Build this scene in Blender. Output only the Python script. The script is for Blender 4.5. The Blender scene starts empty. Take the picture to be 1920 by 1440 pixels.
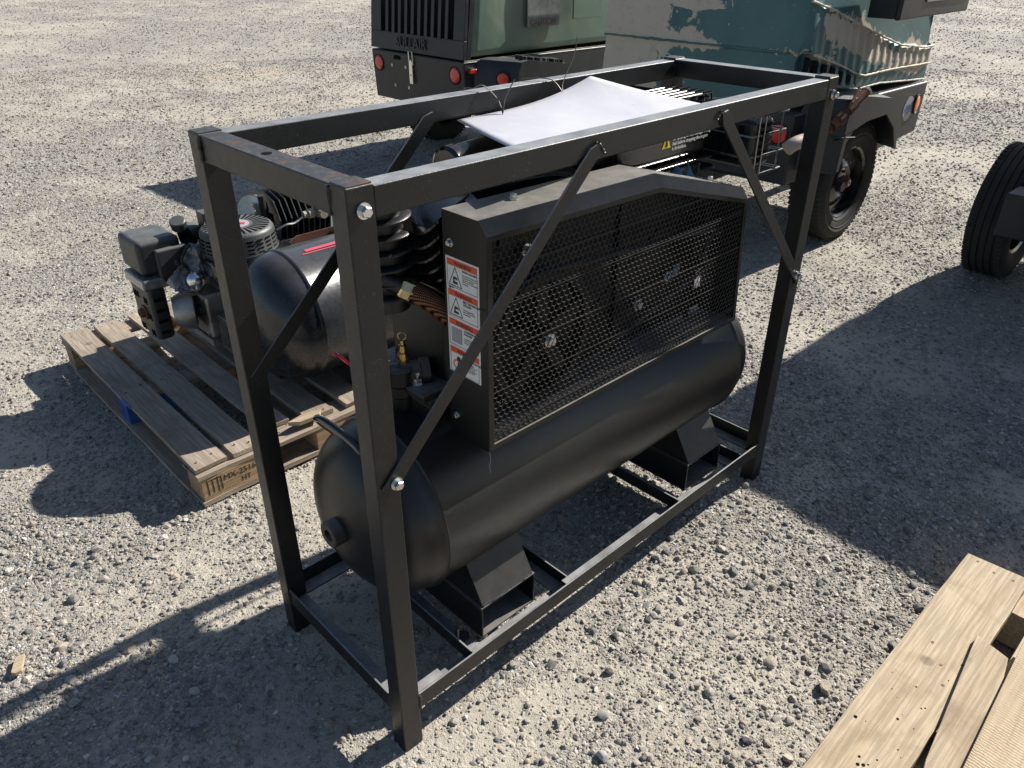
import bpy, bmesh, math, random
import numpy as np
from mathutils import Vector, Matrix
R = math.radians
random.seed(7); rng = np.random.default_rng(11)
scene = bpy.context.scene
COL = scene.collection

# ---------------------------------------------------------------- camera, sky, sun, exposure
cam = bpy.data.objects.new('camera', bpy.data.cameras.new('camera')); COL.objects.link(cam)
cam.location = (-0.5834, -0.9586, 1.6087); cam.rotation_euler = (R(59.827), R(-0.068), R(-43.666))
cam.data.sensor_width = 36; cam.data.lens = 1445.1/1920*36; cam.data.clip_start = .05; cam.data.clip_end = 600
scene.camera = cam
SUN = Vector((1.35, -0.193, 1.0)).normalized()
sun = bpy.data.objects.new('sun', bpy.data.lights.new('sun', 'SUN')); COL.objects.link(sun)
sun.data.energy = 5.0; sun.data.angle = R(.53); sun.data.color = (1, .955, .88)
sun.rotation_euler = (-SUN).to_track_quat('-Z', 'Y').to_euler()
W = bpy.data.worlds.new('World'); scene.world = W; W.use_nodes = True
wn = W.node_tree.nodes; sky = wn.new('ShaderNodeTexSky'); sky.sky_type = 'NISHITA'; sky.sun_disc = False
sky.sun_elevation = math.asin(SUN.z); sky.sun_rotation = math.atan2(SUN.x, SUN.y)
sky.altitude = 300; sky.dust_density = 1.0
W.node_tree.links.new(sky.outputs[0], wn['Background'].inputs[0]); wn['Background'].inputs[1].default_value = .06
vs = scene.view_settings; vs.view_transform = 'Standard'; vs.look = 'None'; vs.exposure = .76; vs.gamma = 1
try: vs.use_curve_mapping = False
except Exception: pass

# ---------------------------------------------------------------- materials
class NT:
    def __init__(s, name):
        s.m = bpy.data.materials.new(name); s.m.use_nodes = True; s.t = s.m.node_tree; s.n = s.t.nodes
        s.b = s.n['Principled BSDF']
    def node(s, ty, **kw):
        nd = s.n.new('ShaderNode'+ty)
        for k, v in kw.items(): setattr(nd, k, v)
        return nd
    def link(s, a, b): s.t.links.new(a, b)
    def val(s, inp, v):
        if hasattr(v, 'is_output') or isinstance(v, bpy.types.NodeSocket): s.link(v, inp)
        else: inp.default_value = v
    def coords(s, kind='Object', scale=(1,1,1), rnd=False):
        tc = s.node('TexCoord'); out = tc.outputs[kind]
        if rnd:
            oi = s.node('ObjectInfo'); mm = s.node('Vector_Math') if False else s.n.new('ShaderNodeVectorMath')
            mm.operation = 'MULTIPLY_ADD'; cx = s.node('CombineXYZ')
            for i in range(3):
                q = s.math('MULTIPLY', oi.outputs['Random'], (37.1, 91.7, 53.3)[i]); s.link(q, cx.inputs[i])
            s.link(out, mm.inputs[0]); mm.inputs[1].default_value = (1,1,1); s.link(cx.outputs[0], mm.inputs[2]); out = mm.outputs[0]
        mp = s.node('Mapping'); mp.inputs['Scale'].default_value = scale; s.link(out, mp.inputs[0]); return mp.outputs[0]
    def noise(s, co, sc, det=4, rough=.55, dist=0):
        nd = s.node('TexNoise'); nd.inputs['Scale'].default_value = sc; nd.inputs['Detail'].default_value = det
        nd.inputs['Roughness'].default_value = rough; nd.inputs['Distortion'].default_value = dist
        s.link(co, nd.inputs['Vector']); return nd.outputs['Fac']
    def vor(s, co, sc, feat='F1', out='Distance', rnd=1):
        nd = s.node('TexVoronoi', feature=feat); nd.inputs['Scale'].default_value = sc; nd.inputs['Randomness'].default_value = rnd
        s.link(co, nd.inputs['Vector']); return nd.outputs[out]
    def math(s, op, a, b=0, c=0):
        nd = s.n.new('ShaderNodeMath'); nd.operation = op
        for i, v in enumerate((a, b, c)):
            if i < len(nd.inputs): s.val(nd.inputs[i], v)
        return nd.outputs[0]
    def ramp(s, f, stops, interp='LINEAR'):
        nd = s.node('ValToRGB'); cr = nd.color_ramp; cr.interpolation = interp
        while len(cr.elements) > 1: cr.elements.remove(cr.elements[-1])
        for i, (p, c) in enumerate(stops):
            e = cr.elements[0] if i == 0 else cr.elements.new(p)
            e.position = p; e.color = (c[0], c[1], c[2], 1) if hasattr(c, '__len__') else (c, c, c, 1)
        s.link(f, nd.inputs[0]); return nd.outputs[0]
    def mix(s, f, a, b, mode='MIX'):
        nd = s.node('Mix', data_type='RGBA', blend_type=mode)
        s.val(nd.inputs[0], f)
        for i, v in ((6, a), (7, b)):
            if isinstance(v, bpy.types.NodeSocket): s.link(v, nd.inputs[i])
            else: nd.inputs[i].default_value = (*v, 1) if len(v) == 3 else v
        return nd.outputs[2]
    def bump(s, h, dist=.001, strength=1, prev=None):
        nd = s.node('Bump'); nd.inputs['Distance'].default_value = dist; nd.inputs['Strength'].default_value = strength
        s.link(h, nd.inputs['Height'])
        if prev is not None: s.link(prev, nd.inputs['Normal'])
        return nd.outputs[0]
    def set(s, **kw):
        for k, v in kw.items():
            k = k.replace('_', ' '); inp = s.b.inputs[k]
            if isinstance(v, bpy.types.NodeSocket): s.link(v, inp)
            elif hasattr(v, '__len__'): inp.default_value = (*v, 1) if len(v) == 3 else v
            else: inp.default_value = v
        return s.m

def coat(name, c, rough=.5, metal=0, spec=.5, dust=0, dust_or_sheen_c=(.42,.35,.26), bump=.0002, bsc=900, var=.3, coatw=0, scr=0):
    m = NT(name); co = m.coords()
    n = m.noise(co, 9, 5, .6); n2 = m.noise(co, 55, 3)
    base = m.mix(m.ramp(n, [(.35, 0), (.7, 1)]), tuple(x*(1-var) for x in c), tuple(min(1, x*(1+var)) for x in c))
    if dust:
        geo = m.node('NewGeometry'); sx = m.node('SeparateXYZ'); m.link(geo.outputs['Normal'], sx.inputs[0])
        up = m.math('MULTIPLY_ADD', m.math('POWER', m.math('MAXIMUM', sx.outputs[2], 0), 2.5), .99, .01)  # paler top faces: real dust on most, painted sheen on frame and guard
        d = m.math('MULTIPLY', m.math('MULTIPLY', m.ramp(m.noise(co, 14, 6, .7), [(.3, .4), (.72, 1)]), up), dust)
        base = m.mix(d, base, dust_or_sheen_c)
    if scr:
        sc_ = m.ramp(m.noise(m.coords(scale=(1, 1, 1)), 130, 2, .4, 2.5), [(.70, 0), (.73, 1)])
        base = m.mix(m.math('MULTIPLY', sc_, scr), base, (.4, .38, .35))
    r = m.math('ADD', m.math('MULTIPLY', n2, .18), m.math('ADD', m.math('MULTIPLY', n, .16), rough-.17))
    m.set(Base_Color=base, Roughness=r, Metallic=metal, Coat_Weight=coatw, Coat_Roughness=.12)
    m.b.inputs['Specular IOR Level'].default_value = spec
    if bump: m.set(Normal=m.bump(m.noise(co, bsc, 2), bump))
    return m.m

M = {}
M['powder'] = coat('black_powder_coat', (.0075,.0073,.0073), .42, spec=.4, dust=.7, dust_or_sheen_c=(.34,.32,.29), bump=.00035, bsc=700)  # pale tint on top faces paints the sheen of the belt guard
M['tankpaint'] = coat('satin_black_tank_paint', (.0060,.0066,.0076), .33, spec=.5, dust=.22, dust_or_sheen_c=(.20,.19,.18), bump=.0003, bsc=700, var=.2)
M['frame'] = coat('black_frame_paint', (.0072,.0078,.0088), .38, spec=.42, dust=.95, dust_or_sheen_c=(.36,.36,.36), bump=.0004, bsc=500, scr=.14)  # pale tint on upper rail faces stands in for satin sheen
M['meshsteel'] = coat('black_coated_mesh', (.035,.032,.029), .5, spec=.3, bump=0)
M['darkiron'] = coat('shade_toned_black_iron', (.0045,.0045,.0048), .5, spec=.25, bump=.0004, bsc=300)  # colour darkened so parts inside the belt guard look shaded
M['litpatch'] = coat('pale_lit_patch', (.52,.50,.53), .5, metal=.2, bump=.0008, bsc=150, var=.4)  # pale colour imitates sunlit metal glimpsed through the guard openings
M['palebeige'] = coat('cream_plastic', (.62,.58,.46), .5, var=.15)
M['weld'] = coat('weld_bead', (.045,.045,.048), .38, metal=.3, bump=.0012, bsc=260)
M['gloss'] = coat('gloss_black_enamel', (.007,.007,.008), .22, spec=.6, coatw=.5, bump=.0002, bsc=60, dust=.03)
M['cast'] = coat('black_cast_iron', (.009,.009,.010), .38, spec=.55, bump=.0006, bsc=350)
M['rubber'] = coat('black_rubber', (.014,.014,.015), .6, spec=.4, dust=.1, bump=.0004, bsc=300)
M['tyre'] = coat('weathered_tyre_rubber', (.024,.023,.022), .8, spec=.3, dust=.5, dust_or_sheen_c=(.22,.19,.15), bump=.001, bsc=220)
M['plastic'] = coat('matt_black_plastic', (.024,.026,.028), .46, spec=.5, dust=.5, dust_or_sheen_c=(.30,.30,.29), bump=.0005, bsc=420)
M['tplastic'] = coat('trailer_black_body', (.012,.015,.019), .46, spec=.5, dust=.4, dust_or_sheen_c=(.2,.2,.19), bump=.0008, bsc=90, scr=.06)
M['oldtank'] = coat('worn_black_tank_paint', (.014,.016,.021), .27, spec=.6, dust=.22, dust_or_sheen_c=(.2,.18,.15), bump=.0004, bsc=40, var=.5, scr=.2)
M['zinc'] = coat('zinc_plated_steel', (.72,.72,.70), .28, metal=1, bump=.0003, bsc=300, var=.1)
M['steel'] = coat('dull_steel', (.42,.41,.39), .38, metal=1, bump=.0005, bsc=200, var=.3)
M['chrome'] = coat('bright_metal', (.75,.74,.70), .16, metal=1, bump=.0002, bsc=80, var=.1)
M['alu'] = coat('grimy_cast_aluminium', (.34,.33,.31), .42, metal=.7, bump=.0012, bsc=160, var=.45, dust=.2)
M['brass'] = coat('brass', (.62,.42,.16), .3, metal=1, bump=.0004, bsc=250)
M['gold'] = coat('yellow_passivated_zinc', (.60,.52,.30), .3, metal=1, bump=.0004, bsc=250)
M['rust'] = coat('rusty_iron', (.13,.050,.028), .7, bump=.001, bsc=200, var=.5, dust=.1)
M['beigepipe'] = coat('dusty_beige_fitting', (.36,.31,.24), .6, bump=.001, bsc=120, var=.25)
M['redplastic'] = coat('red_plastic', (.55,.02,.05), .35, bump=.0002, var=.1)
M['redlens'] = coat('red_lamp_lens', (.62,.035,.03), .22, bump=.0008, bsc=240, var=.15, coatw=.4, dust=.08)
M['amberlens'] = coat('amber_lamp_lens', (.85,.20,.02), .2, bump=.0006, bsc=240, var=.1, coatw=.5)
M['white'] = coat('white_label_vinyl', (.78,.78,.76), .45, bump=0, var=.04)
M['orange'] = coat('orange_red_print', (.80,.085,.03), .5, bump=0, var=.04)
M['ink'] = coat('black_print', (.015,.015,.015), .5, bump=0)
M['pinkprint'] = coat('faded_red_stripe', (.62,.10,.14), .4, bump=0, var=.2, scr=.2)
M['yellow'] = coat('yellow_print', (.80,.58,.03), .45, bump=0, var=.05)
M['grey'] = coat('grey_print', (.35,.35,.35), .5, bump=0, var=.05)
M['bluelabel'] = coat('blue_print', (.05,.08,.42), .4, bump=0, var=.1)
M['blue'] = coat('blue_plastic_film', (.10,.28,.42), .25, bump=.002, bsc=40, var=.3)
M['sheet'] = coat('white_plastic_board', (.56,.56,.61), .32, bump=.0012, bsc=9, var=.06, dust=.10, dust_or_sheen_c=(.45,.40,.36))
M['tape'] = coat('dusty_plastic_wrap', (.17,.17,.18), .24, bump=.003, bsc=60, var=.5, coatw=.6)
M['wireguard'] = coat('black_chromed_wire', (.28,.28,.28), .25, metal=1, bump=0)
M['wire'] = coat('dark_iron_wire', (.14,.13,.12), .45, metal=.8, bump=0)
M['bluepaint'] = coat('blue_pallet_paint', (.02,.09,.32), .7, bump=.001, bsc=300, var=.4, dust=.25)
M['darkhole'] = coat('void_shade_black', (.006,.006,.006), .9, spec=.1, bump=0)  # near-black colour stands in for the shade inside holes, slots and voids

def rust_top():
    m = NT('scuffed_rusty_paint'); co = m.coords()
    n = m.noise(co, 16, 8, .75); n2 = m.noise(co, 60, 6, .8)
    f = m.ramp(n, [(.53, 0), (.66, 1)]); f2 = m.ramp(n2, [(.50, 0), (.66, 1)])
    c = m.mix(f2, (.045,.043,.042), (.12,.10,.09)); c = m.mix(f, c, m.mix(n2, (.16,.075,.04), (.10,.055,.035)))
    return m.set(Base_Color=c, Roughness=m.math('MULTIPLY_ADD', f, .25, .42), Normal=m.bump(n2, .0006))
M['rusttop'] = rust_top()

def hose_mat():
    m = NT('copper_tinted_braided_hose'); co = m.coords('Object', (1,1,1))
    w1 = m.node('TexWave', wave_type='BANDS', bands_direction='DIAGONAL'); w1.inputs['Scale'].default_value = 90; m.link(co, w1.inputs[0])
    w2 = m.node('TexWave', wave_type='BANDS', bands_direction='DIAGONAL'); w2.inputs['Scale'].default_value = 90
    m.link(m.coords('Object', (-1, 1, 1.3)), w2.inputs[0])
    h = m.math('MULTIPLY', w1.outputs['Fac'], w2.outputs['Fac'])
    c = m.mix(m.ramp(h, [(.15, 0), (.6, 1)]), (.012,.012,.013), (.50,.21,.11))
    return m.set(Base_Color=c, Metallic=.7, Roughness=.36, Normal=m.bump(h, .0012))
M['hose'] = hose_mat()

def wood(name, axis, c1, c2, dark=.35, stain=(.16,.13,.10), worn=.5):
    m = NT(name); sc = [14, 14, 14]; sc[axis] = .9
    co = m.coords('Object', tuple(sc), True); fine = [70, 70, 70]; fine[axis] = 3
    cf = m.coords('Object', tuple(fine), True); cs = m.coords('Object', (1,1,1), True)
    g = m.noise(co, 2.2, 5, .6, 1.1); gf = m.noise(cf, 2.2, 3, .5)
    bl = m.noise(cs, 5, 4, .65, .6)
    base = m.mix(m.ramp(g, [(.32, 0), (.68, 1)]), c1, c2)
    base = m.mix(m.math('MULTIPLY', m.ramp(gf, [(.42, 1), (.60, 0)]), dark), base, tuple(x*.35 for x in c1))
    base = m.mix(m.math('MULTIPLY', m.ramp(bl, [(.50, 0), (.74, 1)]), worn), base, stain)
    kn = m.vor(cs, 5.5); k = m.ramp(kn, [(.0, 1), (.06, .8), (.1, 0)])
    base = m.mix(m.math('MULTIPLY', k, .6), base, (.07,.045,.028))
    oi = m.node('ObjectInfo'); hv = m.node('HueSaturation'); m.link(base, hv.inputs['Color'])
    m.link(m.math('MULTIPLY_ADD', oi.outputs['Random'], .34, .84), hv.inputs['Value'])
    h = m.math('ADD', m.math('MULTIPLY', gf, .6), m.math('MULTIPLY', m.noise(cf, 9, 3), .4))
    return m.set(Base_Color=hv.outputs[0], Roughness=.82, Normal=m.bump(h, .0022))
M['woody'] = wood('weathered_pine_grain_y', 1, (.30,.24,.185), (.42,.35,.275), .4, (.20,.16,.125), .8)
M['woodx'] = wood('weathered_pine_grain_x', 0, (.30,.235,.175), (.42,.34,.26), .4, (.20,.16,.125), .7)
M['woodblock'] = wood('pine_block_end', 0, (.36,.235,.13), (.46,.32,.19), .45, (.20,.13,.08), .5)
M['newwood'] = wood('pale_pine_board', 0, (.39,.30,.195), (.47,.38,.26), .4, (.22,.15,.09), .85)
def sawn():
    m = NT('rough_sawn_pine_slat'); co = m.coords('Object', (1,1,1)); g = m.noise(m.coords('Object', (2, 30, 30), True), 2.5, 5, .6, .8)
    w = m.node('TexWave', wave_type='BANDS', bands_direction='X'); w.inputs['Scale'].default_value = 42; w.inputs['Distortion'].default_value = 4.5
    w.inputs['Detail'].default_value = 3; w.inputs['Detail Scale'].default_value = 3; m.link(co, w.inputs[0])
    wm = m.math('MULTIPLY', w.outputs['Fac'], m.ramp(m.noise(co, 7, 4, .6), [(.42, 0), (.68, .7)]))
    c = m.mix(m.ramp(g, [(.35, 0), (.65, 1)]), (.38,.29,.185), (.47,.375,.25)); c = m.mix(m.math('MULTIPLY', wm, .22), c, (.25,.17,.10))
    h = m.math('ADD', wm, m.math('MULTIPLY', m.noise(co, 220, 3), .4))
    return m.set(Base_Color=c, Roughness=.85, Normal=m.bump(h, .0016))
M['sawn'] = sawn()

def green_side():
    m = NT('faded_olive_green_paint'); co = m.coords()
    n = m.noise(co, 1.6, 5, .55, .8); st = m.noise(m.coords('Object', (3, 3, .5)), 3, 4, .6); sp = m.noise(co, 40, 3)
    c = m.mix(m.ramp(n, [(.36, 0), (.66, 1)]), (.115,.185,.135), (.19,.24,.165))
    c = m.mix(m.math('MULTIPLY', m.ramp(st, [(.45, 0), (.7, 1)]), .4), c, (.12,.20,.19))
    c = m.mix(m.math('MULTIPLY', m.ramp(sp, [(.68, 0), (.72, 1)]), .4), c, (.28,.28,.24))
    return m.set(Base_Color=c, Roughness=.42, Normal=m.bump(m.noise(co, 5, 2), .004))
M['green'] = green_side()

def peeling():
    m = NT('peeling_teal_camouflage_paint'); co = m.coords()
    at = m.node('Attribute', attribute_name='peel'); 
    big = m.noise(co, 3.4, 6, .62, .5); fine = m.noise(co, 13, 8, .72, 1.2)
    s = m.math('ADD', m.math('MULTIPLY', big, .62), m.math('MULTIPLY', fine, .38))
    s = m.math('ADD', s, m.math('MULTIPLY', m.math('SUBTRACT', at.outputs['Fac'], .5), .55))
    mask = m.ramp(s, [(.565, 0), (.571, 1)])
    edge = m.ramp(s, [(.535, 0), (.562, 1)])
    teal = m.mix(m.ramp(m.noise(co, 2.2, 4), [(.35, 0), (.65, 1)]), (.034,.098,.105), (.066,.155,.157))
    spk = m.ramp(m.noise(co, 34, 4, .7), [(.67, 0), (.68, 1)])
    beige = m.mix(m.noise(co, 7, 5, .7), (.42,.37,.29), (.56,.50,.42))
    beige = m.mix(m.ramp(m.noise(co, 17, 6, .75, .4), [(.57, 0), (.60, .6)]), beige, (.33,.31,.34))
    c = m.mix(m.math('MULTIPLY', spk, .7), teal, beige)
    c = m.mix(m.math('MULTIPLY', edge, .22), c, (.08,.2,.2)); c = m.mix(mask, c, beige)
    r = m.math('MULTIPLY_ADD', mask, .2, .56)
    h = m.math('SUBTRACT', 1, mask)
    return m.set(Base_Color=c, Roughness=r, Normal=m.bump(h, .002, .8, m.bump(m.noise(co, 60, 3), .0008)))
M['peel'] = peeling()
M['lip'] = coat('bare_beige_gelcoat_edge', (.50,.46,.37), .6, bump=.002, bsc=90, var=.35)

# ---------------------------------------------------------------- mesh helpers
class MB:
    def __init__(s): s.v = []; s.f = []; s.mi = []; s.cur = 0
    def add(s, vs_, fs):
        o = len(s.v); s.v += [tuple(v) for v in vs_]; s.f += [tuple(i+o for i in f) for f in fs]; s.mi += [s.cur]*len(fs); return s
    def box(s, p0, p1):
        a = [min(p0[i], p1[i]) for i in range(3)]; b = [max(p0[i], p1[i]) for i in range(3)]
        v = [(x, y, z) for x in (a[0], b[0]) for y in (a[1], b[1]) for z in (a[2], b[2])]
        return s.add(v, [(0,1,3,2),(4,6,7,5),(0,4,5,1),(2,3,7,6),(0,2,6,4),(1,5,7,3)])
    def obox(s, c, dx, dy, dz):   # centre and three half-vectors
        c = Vector(c); dx = Vector(dx); dy = Vector(dy); dz = Vector(dz)
        v = [c+i*dx+j*dy+k*dz for i in (-1,1) for j in (-1,1) for k in (-1,1)]
        f = [(0,1,3,2),(4,6,7,5),(0,4,5,1),(2,3,7,6),(0,2,6,4),(1,5,7,3)]
        if dx.cross(dy).dot(dz) < 0: f = [t[::-1] for t in f]
        return s.add(v, f)
    def beam(s, a, b, w, h, up=(0,0,1)):
        a = Vector(a); b = Vector(b); d = b-a; u = Vector(up); side = d.cross(u).normalized(); u = side.cross(d).normalized()
        return s.obox((a+b)/2, d/2, side*w/2, u*h/2)
    def prism(s, pts, ext):        # closed polygon (3-D points, planar) extruded by vector
        pts = [Vector(p) for p in pts]; e = Vector(ext); n = len(pts)
        nr = Vector((0,0,0))
        for i in range(n): nr += pts[i].cross(pts[(i+1) % n])
        v = pts+[p+e for p in pts]; f = [tuple(range(n-1, -1, -1)), tuple(range(n, 2*n))]+[(i, (i+1) % n, n+(i+1) % n, n+i) for i in range(n)]
        if nr.dot(e) < 0: f = [t[::-1] for t in f]
        return s.add(v, f)
    def lathe(s, o, d, prof, n=32, closed=False):  # prof: (along, radius)
        o = Vector(o); d = Vector(d).normalized(); a = d.orthogonal().normalized(); b = d.cross(a)
        k = len(s.v); m = len(prof)
        vs_ = [o+d*t+(a*math.cos(2*math.pi*i/n)+b*math.sin(2*math.pi*i/n))*max(r, 1e-5) for (t, r) in prof for i in range(n)]
        fs = [(j*n+i, j*n+(i+1) % n, (j+1)*n+(i+1) % n, (j+1)*n+i) for j in range(m-1) for i in range(n)]
        if closed: fs += [((m-1)*n+i, (m-1)*n+(i+1) % n, (i+1) % n, i) for i in range(n)]
        return s.add(vs_, fs)
    def cyl(s, a, b, r, n=24, r2=None):
        a = Vector(a); b = Vector(b); L = (b-a).length; r2 = r if r2 is None else r2
        return s.lathe(a, b-a, [(0, 0), (0, r), (L, r2), (L, 0)], n)
    def tube(s, pts, r, n=8, close=False, cap=True):
        pts = [Vector(p) for p in pts]; m = len(pts); rs = r if hasattr(r, '__len__') else [r]*m
        T = []
        for i in range(m):
            a = pts[(i-1) % m] if (i > 0 or close) else pts[i]; b = pts[(i+1) % m] if (i < m-1 or close) else pts[i]
            T.append((b-a).normalized())
        u = T[0].orthogonal().normalized(); vs_ = []
        for i in range(m):
            u = (u-T[i]*u.dot(T[i])).normalized(); w = T[i].cross(u)
            vs_ += [pts[i]+(u*math.cos(2*math.pi*k/n)+w*math.sin(2*math.pi*k/n))*rs[i] for k in range(n)]
        fs = []
        for j in range(m if close else m-1):
            j2 = (j+1) % m
            fs += [(j*n+i, j*n+(i+1) % n, j2*n+(i+1) % n, j2*n+i) for i in range(n)]
        if cap and not close: fs += [tuple(range(n-1, -1, -1)), tuple((m-1)*n+i for i in range(n))]
        return s.add(vs_, fs)
    def hexbolt(s, c, d, r=.011, h=.009, washer=True):
        c = Vector(c); d = Vector(d).normalized(); t = 0
        if washer: s.lathe(c, d, [(0, r*1.35), (h*.25, r*1.35), (h*.25, 0)], 20); t = h*.25
        s.lathe(c, d, [(t, r), (t+h*.8, r), (t+h, r*.8), (t+h, 0)], 6); return s
    def build(s, name, mat, parent=None, smooth=35, bevel=0, kind=None, seg=2):
        me = bpy.data.meshes.new(name); me.from_pydata(s.v, [], s.f)
        mats = mat if isinstance(mat, (list, tuple)) else [mat]
        for m in mats: me.materials.append(M[m] if isinstance(m, str) else m)
        if len(mats) > 1: me.polygons.foreach_set('material_index', s.mi)
        if parent is not None:
            me.transform(Matrix.Translation(-world_loc(parent)))
        if smooth:
            me.polygons.foreach_set('use_smooth', [True]*len(me.polygons))
            me.set_sharp_from_angle(angle=R(smooth))
        me.update()
        o = bpy.data.objects.new(name, me); COL.objects.link(o)
        if parent is not None: o.parent = parent
        if bevel:
            b = o.modifiers.new('bevel', 'BEVEL'); b.width = bevel; b.segments = seg; b.limit_method = 'ANGLE'; b.angle_limit = R(40); b.harden_normals = True
        if kind: o['kind'] = kind
        return o
def world_loc(o):
    l = Vector((0,0,0))
    while o is not None: l = l+o.location; o = o.parent
    return l
def tag(o, label, cat, group=None):
    o['label'] = label; o['category'] = cat
    if group: o['group'] = group
    return o
def thing(name, loc, label, cat, group=None):
    o = bpy.data.objects.new(name, None); COL.objects.link(o); o.location = loc; o.empty_display_size = .1
    return tag(o, label, cat, group)
def arc(c, r, a0, a1, n, ux, uy):
    c = Vector(c); ux = Vector(ux); uy = Vector(uy)
    return [c+(ux*math.cos(a)+uy*math.sin(a))*r for a in [a0+(a1-a0)*i/n for i in range(n+1)]]
def spline(pts, n=8):
    P = [Vector(p) for p in pts]; P = [2*P[0]-P[1]]+P+[2*P[-1]-P[-2]]; out = []
    for i in range(1, len(P)-2):
        for k in range(n):
            t = k/n; a, b, c, d = P[i-1:i+3]
            out.append(.5*((2*b)+(c-a)*t+(2*a-5*b+4*c-d)*t*t+(3*b-a-3*c+d)*t**3))
    return out+[P[-2]]
def text(s, size, o, xd, yd, mat, parent, name='lettering', depth=.0004, align='LEFT', bold=0, sx=1):
    cu = bpy.data.curves.new('t', 'FONT'); cu.body = s; cu.size = size; cu.extrude = depth; cu.align_x = align; cu.resolution_u = 3
    cu.offset = bold
    ob = bpy.data.objects.new('t', cu); COL.objects.link(ob)
    dg = bpy.context.evaluated_depsgraph_get(); me = bpy.data.meshes.new_from_object(ob.evaluated_get(dg))
    bpy.data.objects.remove(ob)
    xd = Vector(xd).normalized(); yd = Vector(yd).normalized(); zd = xd.cross(yd)
    mx = Matrix(((xd.x*sx, yd.x, zd.x, o[0]), (xd.y*sx, yd.y, zd.y, o[1]), (xd.z*sx, yd.z, zd.z, o[2]), (0,0,0,1)))
    me.transform(mx)
    if parent is not None: me.transform(Matrix.Translation(-world_loc(parent)))
    me.materials.clear(); me.materials.append(M[mat]); me.name = name
    r = bpy.data.objects.new(name, me); COL.objects.link(r); r.parent = parent
    return r

# ---------------------------------------------------------------- noise in numpy (for the ground)
def vnoise(x, y, sc, seed=0, octv=4, gain=.5):
    out = np.zeros_like(x); amp = 1; tot = 0
    for o in range(octv):
        X = x*sc+seed*17.3+o*5.1; Y = y*sc+seed*9.7-o*3.3
        xi = np.floor(X).astype(np.int64); yi = np.floor(Y).astype(np.int64); fx = X-xi; fy = Y-yi
        fx = fx*fx*(3-2*fx); fy = fy*fy*(3-2*fy)
        def h(a, b):
            k = (a*374761393+b*668265263+seed*1442695+o*97) & 0x7fffffff
            k = ((k ^ (k >> 13))*1274126177) & 0x7fffffff
            return ((k ^ (k >> 16)) & 0xffff)/65535.
        out += amp*((h(xi, yi)*(1-fx)+h(xi+1, yi)*fx)*(1-fy)+(h(xi, yi+1)*(1-fx)+h(xi+1, yi+1)*fx)*fy)
        tot += amp; amp *= gain; sc *= 2.07
    return out/tot
def stony(x, y):      # 0 dusty .. 1 stony
    u = x*.8+y*.6; v = -x*.6+y*.8; u2 = x*.35-y*.94; v2 = x*.94+y*.35
    tr = vnoise(u*.14, v*1.1, 1., 31, 3, .5)*.5+vnoise(u2*.10, v2*.9, 1., 47, 3, .5)*.5
    near = np.clip(1-np.hypot(x+.6, y+1)/5, 0, 1)
    d = (vnoise(x, y, 1.1, 3, 4, .6)*.6+vnoise(x, y, 4.2, 8, 3)*.4)*(.62+.38*near)+tr*(.38-.38*near)
    return np.clip((d-.36)/.26, 0, 1)
def gheight(x, y):
    far = np.clip(np.hypot(x+.6, y+1)/9, 0, 1)
    h = (vnoise(x, y, 1.3, 21, 3)-.5)*.022+(vnoise(x, y, 9, 5, 4, .55)-.5)*.010+(vnoise(x, y, 60, 6, 3, .6)-.5)*.0045
    flat = np.ones_like(x)
    for (cx, cy, r) in ((.02,.02,.25),(.02,.51,.25),(1.48,.02,.25),(1.48,.5,.25)):
        flat *= 1-np.exp(-((x-cx)**2+(y-cy)**2)/(r*r)*2)*.7
    hump = .02*np.exp(-(((x-1.15)/.3)**2+((y+.12)/.10)**2))*1.0
    return h*flat+hump+far*(vnoise(x, y, .25, 2, 3)-.5)*.05-.003

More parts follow.
